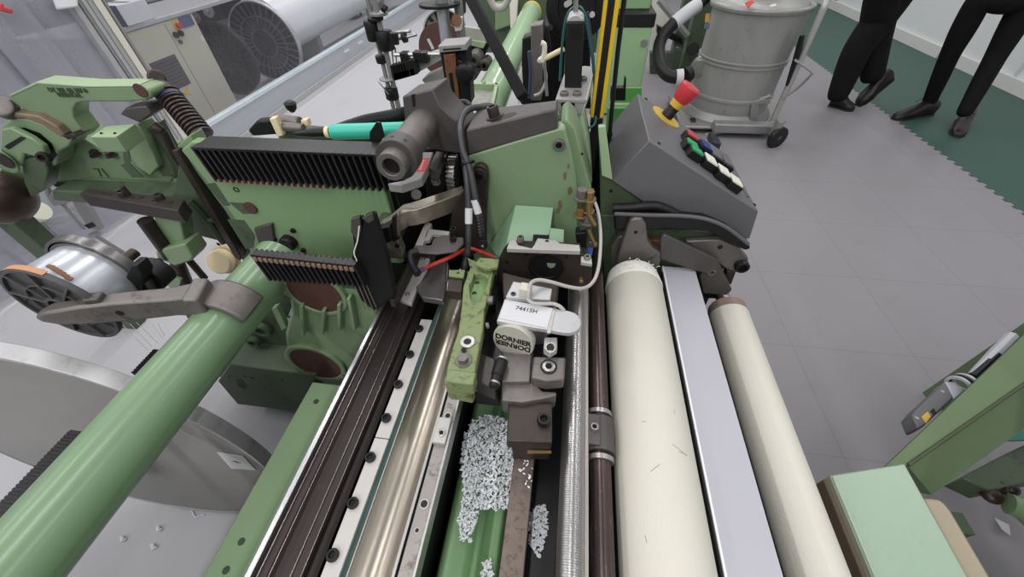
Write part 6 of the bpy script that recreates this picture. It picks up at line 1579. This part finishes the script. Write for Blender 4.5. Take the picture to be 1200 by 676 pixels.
tag(build('paper_scrap', MB().prism([p + V(0, 0, random.uniform(0, .02)) for p in wZ(.008, [(1163, 607), (1178, 616), (1181, 628), (1168, 622)])], (0, 0, .002)), PAPER, None), 'small torn white paper scrap on the floor at lower right', 'paper')
t = thing('grey_switch_box', 'small dark grey switch box with a yellow label behind the slanting green beam', 'switch box', (1.2, .95, .4))
ZSW = .48
P = wZ(ZSW, [(1069, 486), (1075, 478), (1108, 448), (1118, 466), (1082, 500), (1076, 502)])
build('face', MB().prism(P, (0, 0, -.05)), CONS, t, .004)
build('side', MB().prism(wZ(ZSW - .005, [(1108, 447), (1119, 447), (1130, 458), (1118, 468)]), (0, 0, -.05)), PANEL, t, .003)
for k in range(3): build('ridge', MB().ring(W(1122 + k * 4, 452 - k * 1.5, Z=ZSW), W(1122 + k * 4, 452 - k * 1.5, Z=ZSW) + V(.006, .004, 0), .03, .022), (BLK if k % 2 else PANEL), t)
build('yellow_label', MB().prism(wZ(ZSW + .001, [(1080, 488), (1087, 482), (1091, 488), (1085, 496)]), (0, 0, -.001)), YEL, t)
for p in ((1104, 459), (1074, 490)): build('screw', MB().lathe(W(*p, Z=ZSW), UP, [(0, .005), (.002, .005)], 12), STEEL, t)
build('clip', MB().prism(wZ(ZSW + .001, [(1090, 482), (1094, 478), (1098, 484), (1094, 486)]), (0, 0, -.001)), BLK, t)
build('arm', MB().tube([W(1140, 440, Z=ZSW), W(1168, 412, Z=ZSW), W(1186, 394, Z=ZSW)], [.012, .016, .016], 8), PANEL, t)
build('arm_grip', MB().tube([W(1140, 442, Z=ZSW + .004), W(1168, 416, Z=ZSW + .004)], .012, 8), BLK, t)
build('mount_bracket', MB().box(P[3].x, P[3].x + .03, P[3].y - .10, P[3].y - .02, ZSW - .06, ZSW - .03), GD, t)

# ------------------------------------------------------------------ partition, curtain and what stands behind it
XP = -3.05
yp0 = W(240, 195, X=XP).y
yp0 = 2.67
t = thing('partition_post', 'pale aluminium profile post with a cable duct at the upper left', 'post', (XP, yp0, 0))
for o_, w_, m_ in ((-.06, .04, ALU), (-.012, .02, GALV), (.012, .028, ALU), (.045, .03, mat('grey_profile', (176, 176, 178), .4, .4)), (.085, .05, mat('cream_duct', (214, 210, 198), .5)), (.145, .02, GALV)):
    build('profile', MB().box(XP - .03, XP + .03, yp0 + o_ - .16, yp0 + o_ - .16 + w_ , 0, 2.4), m_, t, .004)
lowt = W(390, 59, X=XP).z
t = thing('partition_wall', 'clear plastic partition with a pale low kick board at the upper left', 'partition', (XP, 5, 0))
build('kick_board', MB().box(XP - .02, XP + .02, yp0 + .03, 10, .06, lowt), mat('grey_kick_board', (176, 180, 188), .3, .3, var=.12, vs=3, stretch=(1, .2, 8)), t, .003)
build('top_rail', MB().box(XP - .03, XP + .03, yp0 + .03, 10, lowt, lowt + .035), mat('pale_blue_rail', (206, 218, 224), .3, .2), t, .003)
build('bottom_rail', MB().box(XP - .03, XP + .035, yp0 + .03, 10, 0, .06), ALU, t, .003)
build('clear_pane', MB().box(XP - .003, XP + .003, yp0 + .03, 10, lowt + .035, 2.4), CLEAR, t)
for p in ((406, 60), (422, 50)): 
    q = W(*p, X=XP + .025); build('fitting', MB().obox(q, (.01, 0, 0), (0, .07, 0), (0, 0, .012)), PAPER, t, .003)
# plastic strip curtain: overlapping hanging strips
k = 0; y_ = yp0 - .2
while y_ > -.6:
    w_ = .24
    b = MB(); n = 8; loops = []
    for i in range(n + 1):
        yy = y_ - w_ * i / n * 1.12; bow = .018 * math.sin(PI * i / n) + .012 * math.sin(k * 2.3)
        loops.append((XP - .02 + (.012 if k % 2 else 0) + bow, yy))
    b.prism([V(x, y, .04) for x, y in loops] + [V(x + .003, y, .04) for x, y in loops[::-1]], (0, 0, 2.3))
    tag(build('curtain_strip', b, MILK, None, ang=60), 'milky plastic curtain strip hanging left of the pale profile post', 'curtain strip', 'plastic strip curtain at the upper left')
    y_ -= w_; k += 1
tag(build('red_clamp', MB().prism(wX(XP + .06, [(-4, 4), (1, 4), (2, 9), (12, 11), (12, 16), (0, 13), (-4, 13)]), (.02, 0, 0)), RED, None, .004), 'small red clamp on the plastic curtain in the top left corner', 'clamp')
tag(build('wood_block', MB().prism(wZ(.1, [(119, 85), (127, 83), (129, 89), (121, 91)]), (0, 0, -.1)), WOOD, None, .003), 'tiny wooden block behind the lettered green lever', 'block')
tag(build('crumpled_film', MB().loft([[W(60, -6, X=XP + .05), W(90, -6, X=XP + .06), W(92, 8, X=XP + .09), W(66, 12, X=XP + .05)], [W(60, -6, X=XP + .03), W(90, -6, X=XP + .03), W(92, 8, X=XP + .05), W(66, 12, X=XP + .03)]]), PAPER, None, .01), 'crumpled white film stuck high on the plastic curtain', 'film')
# control cabinet behind the partition
XC = -3.38
ycr = W(288, 138, X=XC).y; ycl = W(148, 31, X=XC).y - .35; zct = W(224, 15, X=XC).z
ymid = W(192.5, 28, X=XC).y
t = thing('beige_control_cabinet', 'beige control cabinet with dark grille and emergency stop behind the clear partition', 'cabinet', (XC - .3, (ycr + ycl) / 2, 0))
build('body', MB().box(XC - .6, XC, ycl, ycr, 0.03, zct), BEIGE, t, .012)
build('door_gap', MB().box(XC - .001, XC + .0015, ymid - .004, ymid + .004, .05, zct - .02), mat('gap_grey', (140, 138, 128), .6), t)
build('top_rail', MB().box(XC - .6, XC + .01, ycl, ycr + 1.0, zct, zct + .03), ALU, t, .004)
b = MB(); g = [W(*p, X=XC) for p in ((172, 71), (206, 67), (222, 98))]
gy0, gy1, gz1, gz0 = g[0].y, g[1].y, (g[0].z + g[1].z) / 2, g[2].z
b.box(XC, XC + .004, gy0, gy1, gz0, gz1)
build('grille', b, mat('dark_grille', (62, 62, 68), .6, var=.5, vs=120), t)
b = MB()
for k in range(9): zz_ = gz0 + (gz1 - gz0) * (k + .5) / 9; b.box(XC + .004, XC + .008, gy0 + .01, gy1 - .01, zz_ - .004, zz_ + .004)
build('grille_bars', b, CASTD, t)
c = W(207, 29.5, X=XC)
build('stop_base', MB().lathe(c, V(1, 0, 0), [(0, .035), (.006, .035)], 24), YEL, t); build('stop_knob', MB().lathe(c + V(.006, 0, 0), V(1, 0, 0), [(0, .018), (.02, .025), (.03, .02), (.032, 0)], 20), RED, t)
c = W(218, 25, X=XC); build('blue_display', MB().box(XC, XC + .008, c.y - .07, c.y + .07, c.z - .035, c.z + .035), mat('dull_blue_panel', (70, 84, 120), .4), t)
for p in ((205, 41), (211, 39)): build('rotary_switch', MB().lathe(W(*p, X=XC), V(1, 0, 0), [(0, .022), (.02, .022)], 16), BLK, t)
c = W(211, 49, X=XC); build('blue_lamp', MB().lathe(c, V(1, 0, 0), [(0, .016), (.01, .016)], 16), TEALD, t)
c = W(219, 107, X=XC); build('yellow_sign', MB().lathe(c, V(1, 0, 0), [(0, .04), (.003, .04)], 3), YEL, t)
c = W(237, 45, X=XC); build('small_label', MB().box(XC, XC + .002, c.y - .015, c.y + .015, c.z - .02, c.z + .02), PAPER, t)
for p, g_ in (((150, 20), 'white box with a dark blue end standing on the beige cabinet'), ((163, 16), 'second white box on the beige cabinet next to the rail')):
    c = W(p[0], p[1] + 8, Z=zct + .03); tb = thing('white_box', g_, 'box', (c.x, c.y, zct + .03), 'white boxes on the beige cabinet')
    build('carton', MB().box(c.x - .10, c.x + .09, c.y - .09, c.y + .07, zct + .03, zct + .16), PAPER, tb, .006)
    build('end_panel', MB().box(c.x - .1, c.x + .09, c.y - .10, c.y - .09, zct + .03, zct + .16), mat('dark_blue_end', (58, 62, 86), .5) if p[0] < 155 else GALV, tb, .002)
# beam flanges behind the partition
def big_flange(name, label, c, r, dark):
    t = thing(name, label, 'flange wheel', (c.x, c.y, 0))
    build('disc', MB().lathe(c, (0, 1, 0), [(0, 0), (0, r * .97), (.012, r * .98), (.012, 0)], 72), WHEELM, t)
    build('rim', MB().ring(c - V(0, .02, 0), c + V(0, .04, 0), r, r * .96, 72), ALU if not dark else WHEELM, t, .002)
    b = MB(); n = 30
    for k in range(n):
        a = 2 * PI * k / n; dd = V(math.cos(a), 0, math.sin(a)); tt = V(-dd.z, 0, dd.x); b.obox(c - V(0, .014, 0) + dd * r * .64, dd * r * .31, (0, .014, 0), tt * .004)
    b.ring(c - V(0, .03, 0), c, r * .66, r * .635, 48); b.ring(c - V(0, .03, 0), c, r * .36, r * .32, 40)
    build('spokes', b, mat('pale_cast_ribs', (120, 120, 126), .45, .4) if not dark else WHEELM, t)
    build('hub', MB().lathe(c, FRONT, [(0, r * .3), (.05, r * .28), (.06, r * .12), (.1, r * .1), (.1, 0)], 32), WHEELM, t)
    return t
wf = big_flange('beam_flange', 'large grey ribbed flange wheel with bright rim behind the clear partition', V(-3.62, 4.8, .42), .41, False)

big_flange('beam_flange', 'darker flange wheel between beige cabinet and the ribbed flange wheel', V(-3.86, 4.35, .36), .355, True)
t = thing('white_film_roll', 'long white film roll lying behind the clear partition', 'roll', (-3.75, 6.6, .1))
ra, rb_ = W(352, 40, Y=5.2), W(440, -8, Y=8.2)
build('roll', MB().cyl(V(-3.62, 4.86, .55), V(-3.62, 9.5, .60), .30, seg=48), mat('white_film', (226, 228, 232), .3, var=.04, vs=3), t)
for yy in (5.6, 8): build('stand', MB().box(-3.8, -3.45, yy, yy + .1, 0, .5), GALV, t, .01)
spots_ = [(-4.75 - .95 * i, 5.0 + 1.05 * j) for i in range(4) for j in range(6)] + [(-4.3 - .9 * i, -.6 + 1.0 * j) for i in range(2) for j in range(3)]
for k, (x_, y__) in enumerate(spots_):
    x_ += random.random() * .15; y__ += random.random() * .15
    h_ = .25 + random.random() * .6; w_ = .25 + random.random() * .35; l_ = .25 + random.random() * .5
    t = tag(bpy.data.objects.new('machine_part', None), 'dull grey machine part stored far behind the clear plastic', 'machine part', 'stored machine parts behind the clear plastic'); COL.objects.link(t); t.location = (x_, y__, 0)
    m_ = random.choice([WHEELM, GALV, BLKM, CASTD, WHEELM, BRN])
    b = MB(); b.box(x_, x_ + w_, y__, y__ + l_, .06, h_); b.box(x_ + .03, x_ + .08, y__ + .03, y__ + .08, 0, .06); b.box(x_ + w_ - .08, x_ + w_ - .03, y__ + l_ - .08, y__ + l_ - .03, 0, .06); build('housing', b, m_, t, .02)
    build('shaft_end', MB().lathe(V(x_ + w_ / 2, y__ - .08, h_ * .6), (0, 1, 0), [(0, .03), (.05, .03), (.05, .08), (.09, .08)], 16), GALV, t)
